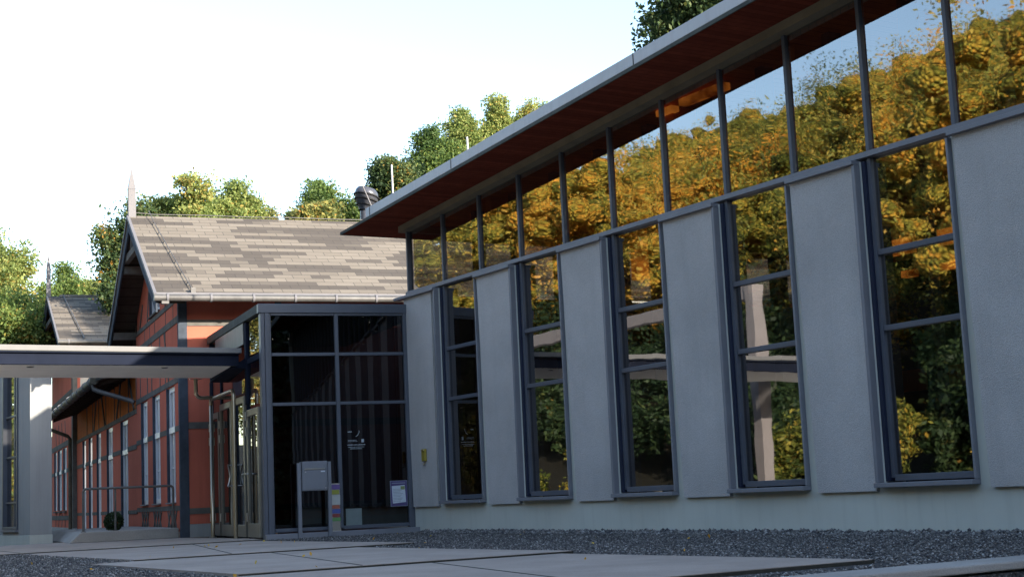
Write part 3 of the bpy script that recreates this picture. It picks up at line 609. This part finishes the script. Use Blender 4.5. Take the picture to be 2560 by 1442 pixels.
# main roof
def roofslope(y0, z0, y1, z1, x0, x1, th=.11):
    m = MB(); m.prism([(y0, z0-th), (y1, z1-th), (y1, z1), (y0, z0)], 'x', x0, x1); return m
def gable_roof(ry, rzv, ye, ze, xl, xr, nm='roof'):
    a = roofslope(ry-ye, ze, ry, rzv, xl, xr); b = roofslope(ry+ye, ze, ry, rzv-.0, xl, xr)
    n0 = len(a.v); a.add(b.v, [tuple(f[::-1]) for f in b.f])
    o = a.build(nm, M['shingle'], HO)
    e = MB()
    for s in (-1, 1):                                               # pale flashing on the verge edge
        y0 = ry+s*ye; e.hexa([(xl-.03,y0,ze-.05),(xl-.003,y0,ze-.05),(xl-.003,ry,rzv-.05),(xl-.03,ry,rzv-.05)], [(xl-.03,y0,ze+.02),(xl+.02,y0,ze+.02),(xl+.02,ry,rzv+.015),(xl-.03,ry,rzv+.015)])
    e.build('verge_flashing', M['whitestone'], o)
    v = MB()
    for s in (-1, 1): v.hexa([(xl,ry+s*ye,ze-.30),(xl+.03,ry+s*ye,ze-.30),(xl+.03,ry,rzv-.30),(xl,ry,rzv-.30)], [(xl,ry+s*ye,ze-.112),(xl+.03,ry+s*ye,ze-.112),(xl+.03,ry,rzv-.112),(xl,ry,rzv-.112)])
    v.build('barge_board', M['bluetimber'], o)
    u = MB()
    for s in (-1, 1):
        y0 = ry+s*(ye-.02); u.hexa([(xl+.035,y0,ze-.15),(.0,y0,ze-.15),(.0,ry,rzv-.15),(xl+.035,ry,rzv-.15)], [(xl+.035,y0,ze-.114),(.0,y0,ze-.114),(.0,ry,rzv-.114),(xl+.035,ry,rzv-.114)])
    u.build('verge_soffit', M['verge'], o)
    return o
ROOF = gable_roof(RY, RZ_, 3.53, 4.03, -.485, XE)
k_ = MB(); k_.bar((-.40, 1.70, 5.33), (-.40, 3.96, 5.33), .09, .13); k_.bar((-.40, RY, 5.40), (-.40, RY, 5.92), .08, .08)
k_.bar((-.40, 2.1, 5.40), (-.40, 2.55, 5.75), .06, .06); k_.bar((-.40, 3.55, 5.40), (-.40, 3.1, 5.75), .06, .06)
k_.build('gable_truss', M['timber'], ROOF)
for y, z in ((5.75, 4.08), (-.12, 4.08), (1.75, 5.17), (3.9, 5.17)): MB().box(-.44, .0, y-.07, y+.07, z-.09, z+.06).build('purlin_end', M['timber'], ROOF)
MB().box(-.482, XE, -.705, -.68, 4.032, 4.062).build('eave_flashing', M['whitestone'], ROOF)
def gutter(pts, r, mat, parent, brk, ax):
    g = MB(); g.tube(pts, r, 12); o = g.build('gutter', M[mat], parent)
    for p in brk:
        p = Vector(p); n_ = MB(); q = [(p+Vector(c)) for c in ((0,0,0),)]
        n_.tube([p-Vector(ax)*.018, p+Vector(ax)*.018], r*1.22, 12); n_.build('gutter_bracket', M['whitestone'], o)
    return o
gutter([(-.52, -.755, 3.965), (XE, -.755, 3.965)], .062, 'zinc', ROOF, [(-.30+.72*i, -.755, 3.965) for i in range(8)], (1,0,0))
MB().box(-.40, -.28, -.80, -.68, 3.86, 3.905).build('gutter_outlet', M['zinc'], ROOF)
# lightning conductor along ridge and verge
c_ = MB(); c_.tube([(-.35, RY, RZ_+.06)]+[(i*.9, RY, RZ_+.035+(.010 if i % 2 else 0)) for i in range(10)], .009, 6)
c_.tube([(-.10, RY-.02, RZ_+.10)]+[(-.10+.03*i, RY-.45*i, RZ_+.05-SL*.45*i+.01*(i % 2)) for i in range(1, 8)]+[(.14, -.66, 4.10)], .008, 6)
for i in range(1, 8): c_.box(-.115+.03*i, -.09+.03*i, RY-.45*i-.012, RY-.45*i+.012, RZ_-SL*.45*i, RZ_-SL*.45*i+.045)
c_.box(.10, .18, -.70, -.62, 4.06, 4.15); c_.tube([(5.55, RY, RZ_), (5.55, RY, RZ_+.20)], .012, 6); c_.build('lightning_conductor', M['zinc'], ROOF)
def finial(x, y, z0, z1, z2, wd, parent):
    f = MB(); h = wd/2; f.box(x-h, x+h, y-h, y+h, z0-.15, z1)
    o = f.build('finial', M['whitestone'], parent)
    c = MB(); b = h*1.06; c.add([(x-b,y-b,z1+.002),(x+b,y-b,z1+.002),(x+b,y+b,z1+.002),(x-b,y+b,z1+.002),(x,y,z2)], [(3,2,1,0),(0,1,4),(1,2,4),(2,3,4),(3,0,4)]); c.build('spike', M['whitestone'], o)
finial(-.415, RY, RZ_, 6.545, 6.99, .138, ROOF)
# low wing along the yard
Y1_, Y2_ = 5.652, 18.95
ww_ = [(7.15, 8.32), (9.95, 11.1), (12.5, 13.4), (14.6, 15.4), (16.3, 17.1)]
m = MB(); m.wall('y', Y1_, Y2_, .02, 2.46, .0, .2, [(a, b, .05, 2.455) for a, b in ww_]); m.build('wing_wall', M['redwall'], HO)
MB().box(.01, .2, Y1_, Y2_, 2.56, 3.62).build('wing_upper_wall', M['orangewall'], HO)
t_ = MB(); t_.box(-P_, .19, Y1_, Y2_, 2.462, 2.558)
ed = [Y1_]+[c for a, b in ww_ for c in (a, b)]+[Y2_]
for a, b in zip(ed[::2], ed[1::2]):
    t_.box(-P_, .05, a+.02, b-.02, 1.74, 1.84); t_.box(-P_, .05, a+.02, b-.02, .42, .50)
for y, yy in ((6.1, 6.9), (9.2, 8.4), (11.6, 12.3), (14.2, 13.6)): t_.bar((-.0, y, 2.57), (-.0, yy, 3.3), .03, .08)
for y in (5.7, 7.0, 8.5, 9.6, 11.4, 13.0, 14.5, 16): t_.box(-.003, .05, y, y+.06, 2.56, 3.5)
t_.build('wing_timber', M['timber'], HO)
for i, (a, b) in enumerate(ww_):
    o = cas(a, b, .06, 2.45, 1.76, mut=True)
    if i == 0: MB().tube([tuple(p) for p in arc((.10, (a+b)/2, 1.84), (0,1,0), (0,0,1), .36, 0, math.pi, 10)], .02, 6).build('arched_bar', M['white'], o)
WR = MB(); WR.prism([(-.80, 3.15), (4.2, 5.0), (4.2, 5.08), (-.80, 3.24)], 'y', 5.75, Y2_-.02); wro = WR.build('wing_roof', M['edge'], HO)
rf_ = MB()
for i in range(18):
    y = 6.0+.72*i; rf_.prism([(-.70, 3.06), (.0, 3.30), (.0, 3.40), (-.70, 3.16)], 'y', y, y+.09)
rf_.build('rafter_ends', M['verge'], wro)
gutter([(-.83, 5.80, 3.17), (-.83, 19.3, 3.17)], .085, 'oldzinc', wro, [(-.83, 6.2+1.3*i, 3.17) for i in range(11)], (0,1,0))
d_ = MB(); d_.tube([(-.83, 19.15, 3.10), (-.83, 19.15, 3.0), (-.75, 19.1, 2.92), (-.25, 18.98, 2.70), (-.19, 18.97, 2.62), (-.19, 18.97, .05)], .05, 10); d_.build('downpipe', M['oldzinc'], HO)
d_ = MB(); d_.tube([(-.83, 6.0, 3.12), (-.82, 5.95, 3.0), (-.74, 5.9, 2.95), (-.10, 5.62, 2.72), (-.06, 5.6, 2.68)], .05, 10); d_.build('overflow_pipe', M['zinc'], HO)
# far gabled bay
FX = -.10; FY = 22.37
fwn = [(21.2, 22.15), (22.95, 24.1), (24.75, 25.7)]
m = MB(); m.wall('y', Y2_, 26.9, .08, 5.30, FX, .1, [(a, b, .58, 2.50) for a, b in fwn])
m.prism([(18.95, 5.302), (25.9, 5.302), (FY, 6.9)], 'x', FX, .1); m.build('bay_wall', M['redwall'], HO)
MB().box(.102, 6.0, Y2_, Y2_+.2, .0, 5.35).build('bay_front_wall', M['cream'], HO)
MB().box(FX-.02, .1, Y2_-.02, 26.9, -.15, .078).build('bay_plinth', M['pylon'], HO)
t_ = MB(); t_.box(FX-.014, FX+.12, Y2_-.014, Y2_+.42, .08, 5.28)
for z0, z1 in ((.30, .44), (2.52, 2.68)): t_.box(FX-.012, FX+.05, Y2_+.43, 26.9, z0, z1)
ed = [Y2_+.43]+[c for a, b in fwn for c in (a, b)]+[26.9]
for a, b in zip(ed[::2], ed[1::2]): t_.box(FX-.01, FX+.05, a+.02, b-.02, 1.72, 1.84)
for y in (21.4, 22.6, 23.8, 25): t_.bar((FX-.002, y, .5), (FX-.002, y+.35, .1), .02, .05); t_.bar((FX-.002, y, 2.7), (FX-.002, y+.3, 3.3), .02, .05)
t_.box(FX-.04, FX+.02, Y2_+.3, 26.9, 3.95, 4.08)
for i in range(26): t_.prism([(Y2_+.5+.29*i, 3.95), (Y2_+.74+.29*i, 3.95), (Y2_+.62+.29*i, 3.72)], 'x', FX-.03, FX-.002)
t_.build('bay_timber', M['timber'], HO)
for a, b in fwn:
    o = cas(a, b, .60, 2.49, 1.78, x=FX+.03); MB().box(FX-.06, FX+.1, a-.03, b+.03, .53, .578).build('sill', M['timber'], o)
BR = gable_roof(FY, 7.25, 4.4, 5.37, -.57, 6.5, 'bay_roof')
gutter([(-.60, FY-4.45, 5.32), (6.5, FY-4.45, 5.32)], .06, 'zinc', BR, [(-.3+1.4*i, FY-4.45, 5.32) for i in range(4)], (1,0,0))
k_ = MB(); k_.bar((-.50, FY-1.7, 6.4), (-.50, FY+1.7, 6.4), .09, .15); k_.build('gable_truss', M['timber'], BR)
MB().box(-.2, 6.5, FY-.10, FY+.10, 7.22, 7.29).build('ridge_cap', M['zinc'], BR)
finial(-.53, FY, 7.25, 8.08, 8.64, .13, BR)
c_ = MB(); c_.tube([(-.1+.03*i, FY-.55*i, 7.30-.4273*.55*i) for i in range(0, 9)], .016, 6); c_.build('lightning_conductor', M['zinc'], BR)

# exhaust cowl behind the ridge
CW = thing('exhaust_cowl', RG(3.97, 25.45)+DR*4.40+DG*3.5, B, 'dark metal ventilation cowl with hooped rings behind the shingled ridge', 'ventilation cowl')
MB().tube([(0,0,5.5), (0,0,6.40)], .125, 20).build('pipe', M['cowl'], CW)
ang = math.radians(14)
def tilt(x, y, z): return (x*math.cos(ang)+z*math.sin(ang)-.0, y, -x*math.sin(ang)+z*math.cos(ang)+6.40)
prof = [(.150,.0),(.175,.10),(.205,.11),(.225,.205),(.245,.215),(.245,.30),(.255,.31),(.235,.40),(.19,.46),(.09,.49)]
mm_ = MB(); NN = 24; vs = []
for r_, z_ in prof:
    for k in range(NN): t0 = 2*math.pi*k/NN; vs.append(tilt(r_*math.cos(t0)-z_*.18, r_*math.sin(t0), z_))
fs = [(i*NN+k, i*NN+(k+1)%NN, (i+1)*NN+(k+1)%NN, (i+1)*NN+k) for i in range(len(prof)-1) for k in range(NN)]+[tuple(range((len(prof)-1)*NN, len(prof)*NN))]
mm_.add(vs, fs, True); mm_.build('hood', M['cowl'], CW)
for r_, z_ in ((.198,.105),(.248,.21),(.262,.305)):
    ring = [tilt(r_*math.cos(2*math.pi*k/NN)-z_*.18, r_*math.sin(2*math.pi*k/NN), z_) for k in range(NN+1)]
    MB().tube(ring, .016, 6, False).build('ring', M['black'], CW)
MB().tube([(.03, -.30, 5.9+.55), (-.14, -.30, 6.86)], .014, 6).build('stay_rod', M['whitestone'], CW)

# ------------------------------------------------------------------ landing, handrail, box ball before the house
LA = thing('concrete_landing', RG(3.97, 25.45), B, 'low concrete landing with a sloped end along the red house', 'landing')
m = MB(); m.prism([(-1.62, .17), (-1.80, .0), (-.025, .0), (-.025, .17)], 'y', .16, 6.5)
m.build('slab', M['kerb'], LA, .012)
HR = thing('handrail', RG(3.97, 25.45, .17), B, 'galvanised tube handrail on the landing in front of the red house', 'handrail')
r = .06
MB().tube([(-1.57,.30,0),(-1.57,.30,.71-r)]+[tuple(p) for p in arc((-1.57+r,.30,.71-r),(-1,0,0),(0,0,1),r,0,math.pi/2)]+[tuple(p) for p in arc((-.09-r,.30,.71-r),(0,0,1),(1,0,0),r,0,math.pi/2)]+[(-.09,.30,0)], .021, 10).build('rail', M['zinc'], HR)
MB().tube([(-1.05,.30,0),(-1.05,.30,.69)], .018, 10).build('middle_post', M['zinc'], HR)
for x in (-1.57, -1.05, -.09): MB().tube([(x,.30,0),(x,.30,.012)], .045, 12).build('foot_plate', M['zinc'], HR)

# ------------------------------------------------------------------ foliage
def leaves(name, C_, size, mat, seed, tint=None, parent=None, flatz=.0):
    R = np.random.default_rng(seed); n = len(C_)
    a = R.normal(size=(n,3)); a /= np.linalg.norm(a, axis=1)[:,None]
    b = np.cross(a, R.normal(size=(n,3))); b /= np.linalg.norm(b, axis=1)[:,None]
    s = size*R.uniform(.6, 1.35, (n,1)); u = a*s; v = b*s*.62
    V = np.stack([C_-u, C_-v*.9, C_+u, C_+v*.9], 1).reshape(-1,3)
    me = bpy.data.meshes.new(name); me.vertices.add(4*n); me.vertices.foreach_set('co', V.astype(np.float32).ravel())
    me.loops.add(4*n); me.loops.foreach_set('vertex_index', np.arange(4*n, dtype=np.int32)); me.polygons.add(n); me.polygons.foreach_set('loop_start', np.arange(0, 4*n, 4, dtype=np.int32))
    me.update(calc_edges=True)
    at = me.attributes.new('tint', 'FLOAT', 'FACE'); at.data.foreach_set('value', np.clip(tint if tint is not None else R.random(n), 0, 1).astype(np.float32))
    me.materials.append(mat); o = bpy.data.objects.new(name, me); COL.objects.link(o)
    if parent: o.parent = parent
    return o
def crown_pts(seed, rx, rzv, ncl, per, cr, conic=0, lump=.35):
    R = np.random.default_rng(seed); nl = max(5, ncl//9)
    d = R.normal(size=(nl,3)); d[:,2] = np.abs(d[:,2])*.9-.35; d /= np.linalg.norm(d, axis=1)[:,None]
    L = d*(R.uniform(.45, .95, nl)*(1+lump*R.normal(0, .5, nl)))[:,None]*np.array([rx, rx, rzv])
    if conic:
        hh = np.clip((L[:,2]/rzv+1)/2, 0, 1); k = np.clip(1.2-hh*1.15, .06, 1.2)**conic; L[:,0] *= k; L[:,1] *= k; L[:,2] = (hh*2.1-1)*rzv
    lt = R.normal(0, .13, nl); P = []; T = []; c = []
    for i in range(ncl):
        l = i % nl; q0 = L[l]+np.clip(R.normal(size=3), -1.6, 1.6)*np.array([.20*rx, .20*rx, .24*rzv])
        k = int(per*R.uniform(.4, 1.5)); q = np.clip(R.normal(size=(k,3)), -1.9, 1.9)*np.array([1,1,.55])*cr*R.uniform(.5, 1.15)
        c.append(q0); P.append(q0+q); T.append(.45+lt[l]+R.normal(0, .10)+R.normal(0, .2, k))
    P = np.concatenate(P); T = np.concatenate(T); c = np.array(c)
    fx = rx/np.percentile(np.hypot(P[:,0], P[:,1]), 97); fz = rzv/max(1e-3, np.percentile(P[:,2], 98.5)); P = P*[fx,fx,fz]; c = c*[fx,fx,fz]
    k = (np.hypot(P[:,0], P[:,1]) < rx*1.25) & (P[:,2] < rzv*1.2); return P[k], T[k], c
def tree(loc, rx, rzv, zc, kind, label, seed, ncl=130, per=230, cr=.34, leaf_=.060, conic=0, name='broadleaf_tree', trunk=.16, lump=.35):
    T = thing(name, loc, 0, label, 'tree', 'trees standing round the buildings')
    P, tn, c = crown_pts(seed, rx, rzv, ncl, per, cr, conic, lump); P[:,2] += zc; c = c+np.array([0,0,zc])
    leaves('crown', P, leaf_, LEAF[kind], seed+1, tn, T)
    R = random.Random(seed); tb = MB(); top = zc+rzv*.55
    tb.tube([(0,0,-.3),(.05,.03,zc*.3),(R.uniform(-.2,.2),R.uniform(-.2,.2),zc*.7),(0,0,top)], [trunk*1.3, trunk, trunk*.75, trunk*.2], 8)
    for i in R.sample(range(len(c)), min(26, len(c))):
        e_ = Vector(c[i]); z0 = max(zc*.35, min(top*.9, e_.z-.6*math.hypot(e_.x, e_.y))); s_ = Vector((0, 0, z0)); md = s_.lerp(e_, .5)+Vector((0,0,.15))
        tb.tube([s_, md, e_], [trunk*.42, trunk*.25, .02], 5)
    tb.build('trunk', M['bark'], T); return T
def at(px, py, dist):                                   # a spot on the line of sight at this distance (planting plan only)
    d = fw + rt*((px-1280)/F) - up*((py-721)/F); d = d*(dist/math.hypot(d.x, d.y)); return Vector((d.x, d.y, 0)), .48+d.z
PL = [ # px, py of crown centre, distance, rx, rz, leaves, label
 (-35, 730, 54, 2.0, 2.2, 'yellowgreen', 'tall yellow-green tree at the left edge of the picture', 11, 150, {}),
 (150, 765, 60, 1.0, 1.6, 'green', 'small green tree right beside the farther roof spike', 12, 70, {}),
 (15, 850, 50, 1.8, 1.5, 'green', 'dark green tree low at the left edge above the canopy', 13, 90, {}),
 (205, 740, 74, 1.3, .7, 'yellowgreen', 'low pale tree far off between the two gable roofs', 14, 50, {}),
 (320, 690, 46, 1.0, 2.1, 'dark', 'dark tree peeping out left of the main gable', 15, 80, {}),
 (455, 556, 50, 1.4, 1.25, 'yellowgreen', 'broad sunlit tree rising behind the ridge near the roof spike', 16, 120, {}),
 (575, 560, 52, 1.2, 1.3, 'yellowgreen', 'sunlit tree behind the middle of the shingled ridge', 17, 110, {}),
 (655, 590, 55, .8, .85, 'mottled', 'low tree just over the ridge, right of the sunlit trees', 18, 60, {}),
 (745, 558, 44, .42, .32, 'mottled', 'little tree top peeping over the ridge left of the cowl', 19, 24, {}),
 (830, 545, 60, 1.35, 1.35, 'green', 'pale green tree behind the ridge left of the cowl', 20, 110, {}),
 (790, 560, 43, .75, .62, 'mottled', 'mottled bush just behind the ridge below the cowl', 21, 40, {}),
 (985, 470, 56, 1.0, 1.05, 'dark', 'dark green tree right of the cowl behind the fascia', 22, 110, {}),
 (1090, 415, 58, 1.15, 1.45, 'green', 'rounded green tree above the hall fascia, left of the pointed trees', 23, 120, {}),
 (1160, 375, 62, .95, 1.6, 'yellowgreen', 'pointed pale tree above the fascia, leftmost of the pointed trees', 24, 90, dict(conic=.8)),
 (1243, 350, 63, .85, 1.75, 'yellowgreen', 'tallest pointed pale tree above the fascia', 25, 90, dict(conic=.8)),
 (1330, 335, 64, 1.05, 1.25, 'yellowgreen', 'rounded pale tree where the fascia hides the wood', 26, 90, {}),
 (1760, 30, 30, 1.35, 1.25, 'dark', 'dark tree high above the fascia at the upper right', 27, 140, dict(leaf_=.058, cr=.28, per=170)),
 (-275, 945, 46, 2.0, 3.2, 'mottled', 'mottled yellow tree beyond the pale wall, mirrored in the side glass of the porch', 41, 110, {}),
 (-700, 1000, 44, 2.2, 3.2, 'yellowgreen', 'pale yellow tree farthest left beyond the pale wall', 42, 110, {}),
 (1840, -60, 31, 1.6, 1.5, 'mottled', 'mottled autumn tree behind the fascia at the upper right', 28, 130, dict(leaf_=.06, cr=.3)),
]
for px, py, ds, rx, rv, kd, lb, sd_, nc, kw in PL:
    p, z = at(px, py, ds); gz = 0 if ds < 47 else hill_e(p.x, p.y)
    if ds < 35: gz = 0
    tree((p.x, p.y, gz), rx, rv, z-gz, kd, lb, sd_, nc, name='conical_tree' if kw.get('conic') else 'broadleaf_tree', **kw)
far_canopy()
def far_cores():
    R_ = np.random.default_rng(32); n = 1500; h = R_.uniform(-20, 180, n); d = R_.uniform(44, 108, n); s_ = R_.uniform(2.2, 5.5, n)
    P = [HN(a, b) for a, b in zip(h, d)]
    return np.array([(p.x, p.y, hill_w(a, b)+2.8+R_.uniform(-1.5, 2.0), c, R_.uniform(-.25, .25)) for p, a, b, c in zip(P, h, d, s_)])
# autumn wood on the slope west of the yard (seen in the mirroring windows) as one mass
R = np.random.default_rng(77); CP = []; CT = []
protos = [crown_pts(200+i, 3.0, 3.4, 120, 125, .6) for i in range(5)]
def wood(h, n, s, base, q):
    P, T_, cc = protos[q]; p = HN(h, n); th = R.uniform(0, 6.28); c_, s_ = math.cos(th), math.sin(th)
    X = P[:,0]*c_-P[:,1]*s_; Y = P[:,0]*s_+P[:,1]*c_
    CP.append(np.stack([p.x+X*s, p.y+Y*s, hill_w(h, n)+4.6*s+P[:,2]*s*1.15], 1)); CT.append(T_+base)
    cc = cc[cc[:,2] < 2.5]
    CC.append(np.stack([p.x+(cc[:,0]*c_-cc[:,1]*s_)*s, p.y+(cc[:,0]*s_+cc[:,1]*c_)*s, hill_w(h, n)+4.6*s+cc[:,2]*s*1.15, np.full(len(cc), s), np.full(len(cc), base)], 1))
hh = -6; CC = []
for row, n0 in enumerate((18, 25, 33, 42)):
    h = 2+row*1
    while h < 116-row*3:
        wood(h+R.uniform(-1, 1), n0+R.uniform(-1.3, 1.3), R.uniform(1.0, 1.35)*(1 if h < 50 else 1.15), R.uniform(-.42, .3)+(.14 if h < 60 else -.05), int(R.integers(5))); h += R.uniform(4.4, 6.2)
P0 = protos; UP = [crown_pts(300+i, 3.0, 3.4, 70, 60, .7) for i in range(5)]; protos = UP
for h in np.arange(0, 105, 4.2): wood(h+R.uniform(-2, 2), 9.5+R.uniform(-1.5, 1.5), .36*R.uniform(.7, 1.3), R.uniform(-.3, .0), int(R.integers(5)))
for h in np.arange(66, 128, 5.0): wood(h, 4+(h-66)*.1+R.uniform(-1, 1), R.uniform(.7, 1.0), R.uniform(-.3, .2), int(R.integers(5)))
protos = [crown_pts(400+i, 3.0, 3.4, 110, 105, .55) for i in range(3)]
for h, n, s_ in ((27.6, 14, 1.6), (24.5, 15.5, 1.6), (56, 20, 1.45), (64, 21, 1.5)): wood(h, n, s_, R.uniform(-.1, .2), int(R.integers(3)))
def cores(name, Q, rad, mat, seed):
    R = np.random.default_rng(seed); t_ = (1+5**.5)/2
    b = np.array([(-1,t_,0),(1,t_,0),(-1,-t_,0),(1,-t_,0),(0,-1,t_),(0,1,t_),(0,-1,-t_),(0,1,-t_),(t_,0,-1),(t_,0,1),(-t_,0,-1),(-t_,0,1)], float); b /= np.linalg.norm(b[0])
    f = [(0,11,5),(0,5,1),(0,1,7),(0,7,10),(0,10,11),(1,5,9),(5,11,4),(11,10,2),(10,7,6),(7,1,8),(3,9,4),(3,4,2),(3,2,6),(3,6,8),(3,8,9),(4,9,5),(2,4,11),(6,2,10),(8,6,7),(9,8,1)]
    vs = list(b); mid = {}; f2 = []
    def mp(i, j):
        k = (min(i,j), max(i,j))
        if k not in mid: v = vs[i]+vs[j]; vs.append(v/np.linalg.norm(v)); mid[k] = len(vs)-1
        return mid[k]
    for a_, b_, c_ in f: x, y, z = mp(a_,b_), mp(b_,c_), mp(c_,a_); f2 += [(a_,x,z),(b_,y,x),(c_,z,y),(x,y,z)]
    b = np.array(vs); f2 = np.array(f2); n = len(Q)
    V = (Q[:,None,:3]+b[None]*R.uniform(.55, 1.2, (n, len(b), 1))*(rad*Q[:,3])[:,None,None]*np.array([1,1,.8])).reshape(-1,3); Fc = (f2[None]+len(b)*np.arange(n)[:,None,None]).reshape(-1,3)
    me = bpy.data.meshes.new(name); me.vertices.add(len(V)); me.vertices.foreach_set('co', V.astype(np.float32).ravel())
    me.loops.add(Fc.size); me.loops.foreach_set('vertex_index', Fc.ravel().astype(np.int32)); me.polygons.add(len(Fc)); me.polygons.foreach_set('loop_start', np.arange(0, Fc.size, 3, dtype=np.int32)); me.update(calc_edges=True)
    at_ = me.attributes.new('tint', 'FLOAT', 'FACE'); at_.data.foreach_set('value', np.clip(np.repeat(.42+Q[:,4]+R.normal(0, .12, n), len(f2))+R.normal(0, .08, n*len(f2)), 0, 1).astype(np.float32))
    me.materials.append(mat); o = bpy.data.objects.new(name, me); COL.objects.link(o); return tag(o, kind='stuff')
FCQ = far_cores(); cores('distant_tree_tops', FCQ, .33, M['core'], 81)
_r = np.random.default_rng(91); _q = np.repeat(FCQ, 170, 0); _d = _r.normal(size=(len(_q), 3)); _d /= np.linalg.norm(_d, axis=1)[:,None]
_p = _q[:,:3]+_d*(_q[:,3]*.40*_r.uniform(.55, 1.25, len(_q)))[:,None]*np.array([1, 1, 1.15])
tag(leaves('distant_leaves', _p, .13, LEAF['gold'], 92, .45+_q[:,4]+_r.normal(0, .2, len(_q))), kind='stuff')
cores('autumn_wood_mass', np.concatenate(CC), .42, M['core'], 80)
tag(leaves('autumn_wood', np.concatenate(CP), .08, LEAF['gold'], 78, np.concatenate(CT)), kind='stuff')
protos = UP; CP = []; CT = []
for n0, s0 in ((12.5, .42), (15.5, .55)):                           # shrubs under the trees, the gloom put into dark leaf colour
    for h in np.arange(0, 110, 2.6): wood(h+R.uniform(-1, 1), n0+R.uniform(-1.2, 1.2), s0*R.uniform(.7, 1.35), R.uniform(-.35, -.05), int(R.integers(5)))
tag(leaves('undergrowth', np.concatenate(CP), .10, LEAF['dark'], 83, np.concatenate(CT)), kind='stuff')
protos = P0
# dark wood beyond the near end of the hall (seen in the porch glass)
CP = []; CT = []
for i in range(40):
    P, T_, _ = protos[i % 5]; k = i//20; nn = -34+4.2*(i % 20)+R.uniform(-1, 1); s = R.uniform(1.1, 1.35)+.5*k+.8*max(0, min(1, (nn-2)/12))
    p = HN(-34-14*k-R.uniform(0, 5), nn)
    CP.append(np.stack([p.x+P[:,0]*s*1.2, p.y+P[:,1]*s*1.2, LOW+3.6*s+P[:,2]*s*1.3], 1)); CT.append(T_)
for n in np.arange(-18, 4, 1.9):  # added bushes, hide the sunlit ground from the porch reflection
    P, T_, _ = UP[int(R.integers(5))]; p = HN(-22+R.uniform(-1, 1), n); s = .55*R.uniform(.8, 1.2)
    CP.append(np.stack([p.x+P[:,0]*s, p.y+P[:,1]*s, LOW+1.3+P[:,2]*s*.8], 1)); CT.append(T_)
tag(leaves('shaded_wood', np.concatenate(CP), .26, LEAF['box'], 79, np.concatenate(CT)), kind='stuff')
# clipped box ball
BB = thing('box_shrub', RG(3.97, 25.45, .17)+DR*-1.0+DG*1.0, 0, 'small clipped dark green box ball behind the handrail', 'shrub')
R = np.random.default_rng(9); d = R.normal(size=(2600,3)); d /= np.linalg.norm(d, axis=1)[:,None]
leaves('foliage', d*R.uniform(.12, .17, (2600,1))+np.array([0,0,.15]), .018, LEAF['box'], 10, None, BB)
MB().tube([(0,0,0),(0,0,.16)], .03, 8).build('stem', M['bark'], BB)
# fallen leaves
def fl(n, seed):
    R = np.random.default_rng(seed); P = []
    for _ in range(n):
        h = R.uniform(6.5, 19); nn = R.uniform(-9.9, -3.2); p = HN(h, nn); P.append((p.x, p.y, .012))
    return np.array(P)
tag(leaves('fallen_leaves', fl(34, 4), .02, LEAF['gold'], 12, np.random.default_rng(2).uniform(.6, 1, 34)), kind='stuff')
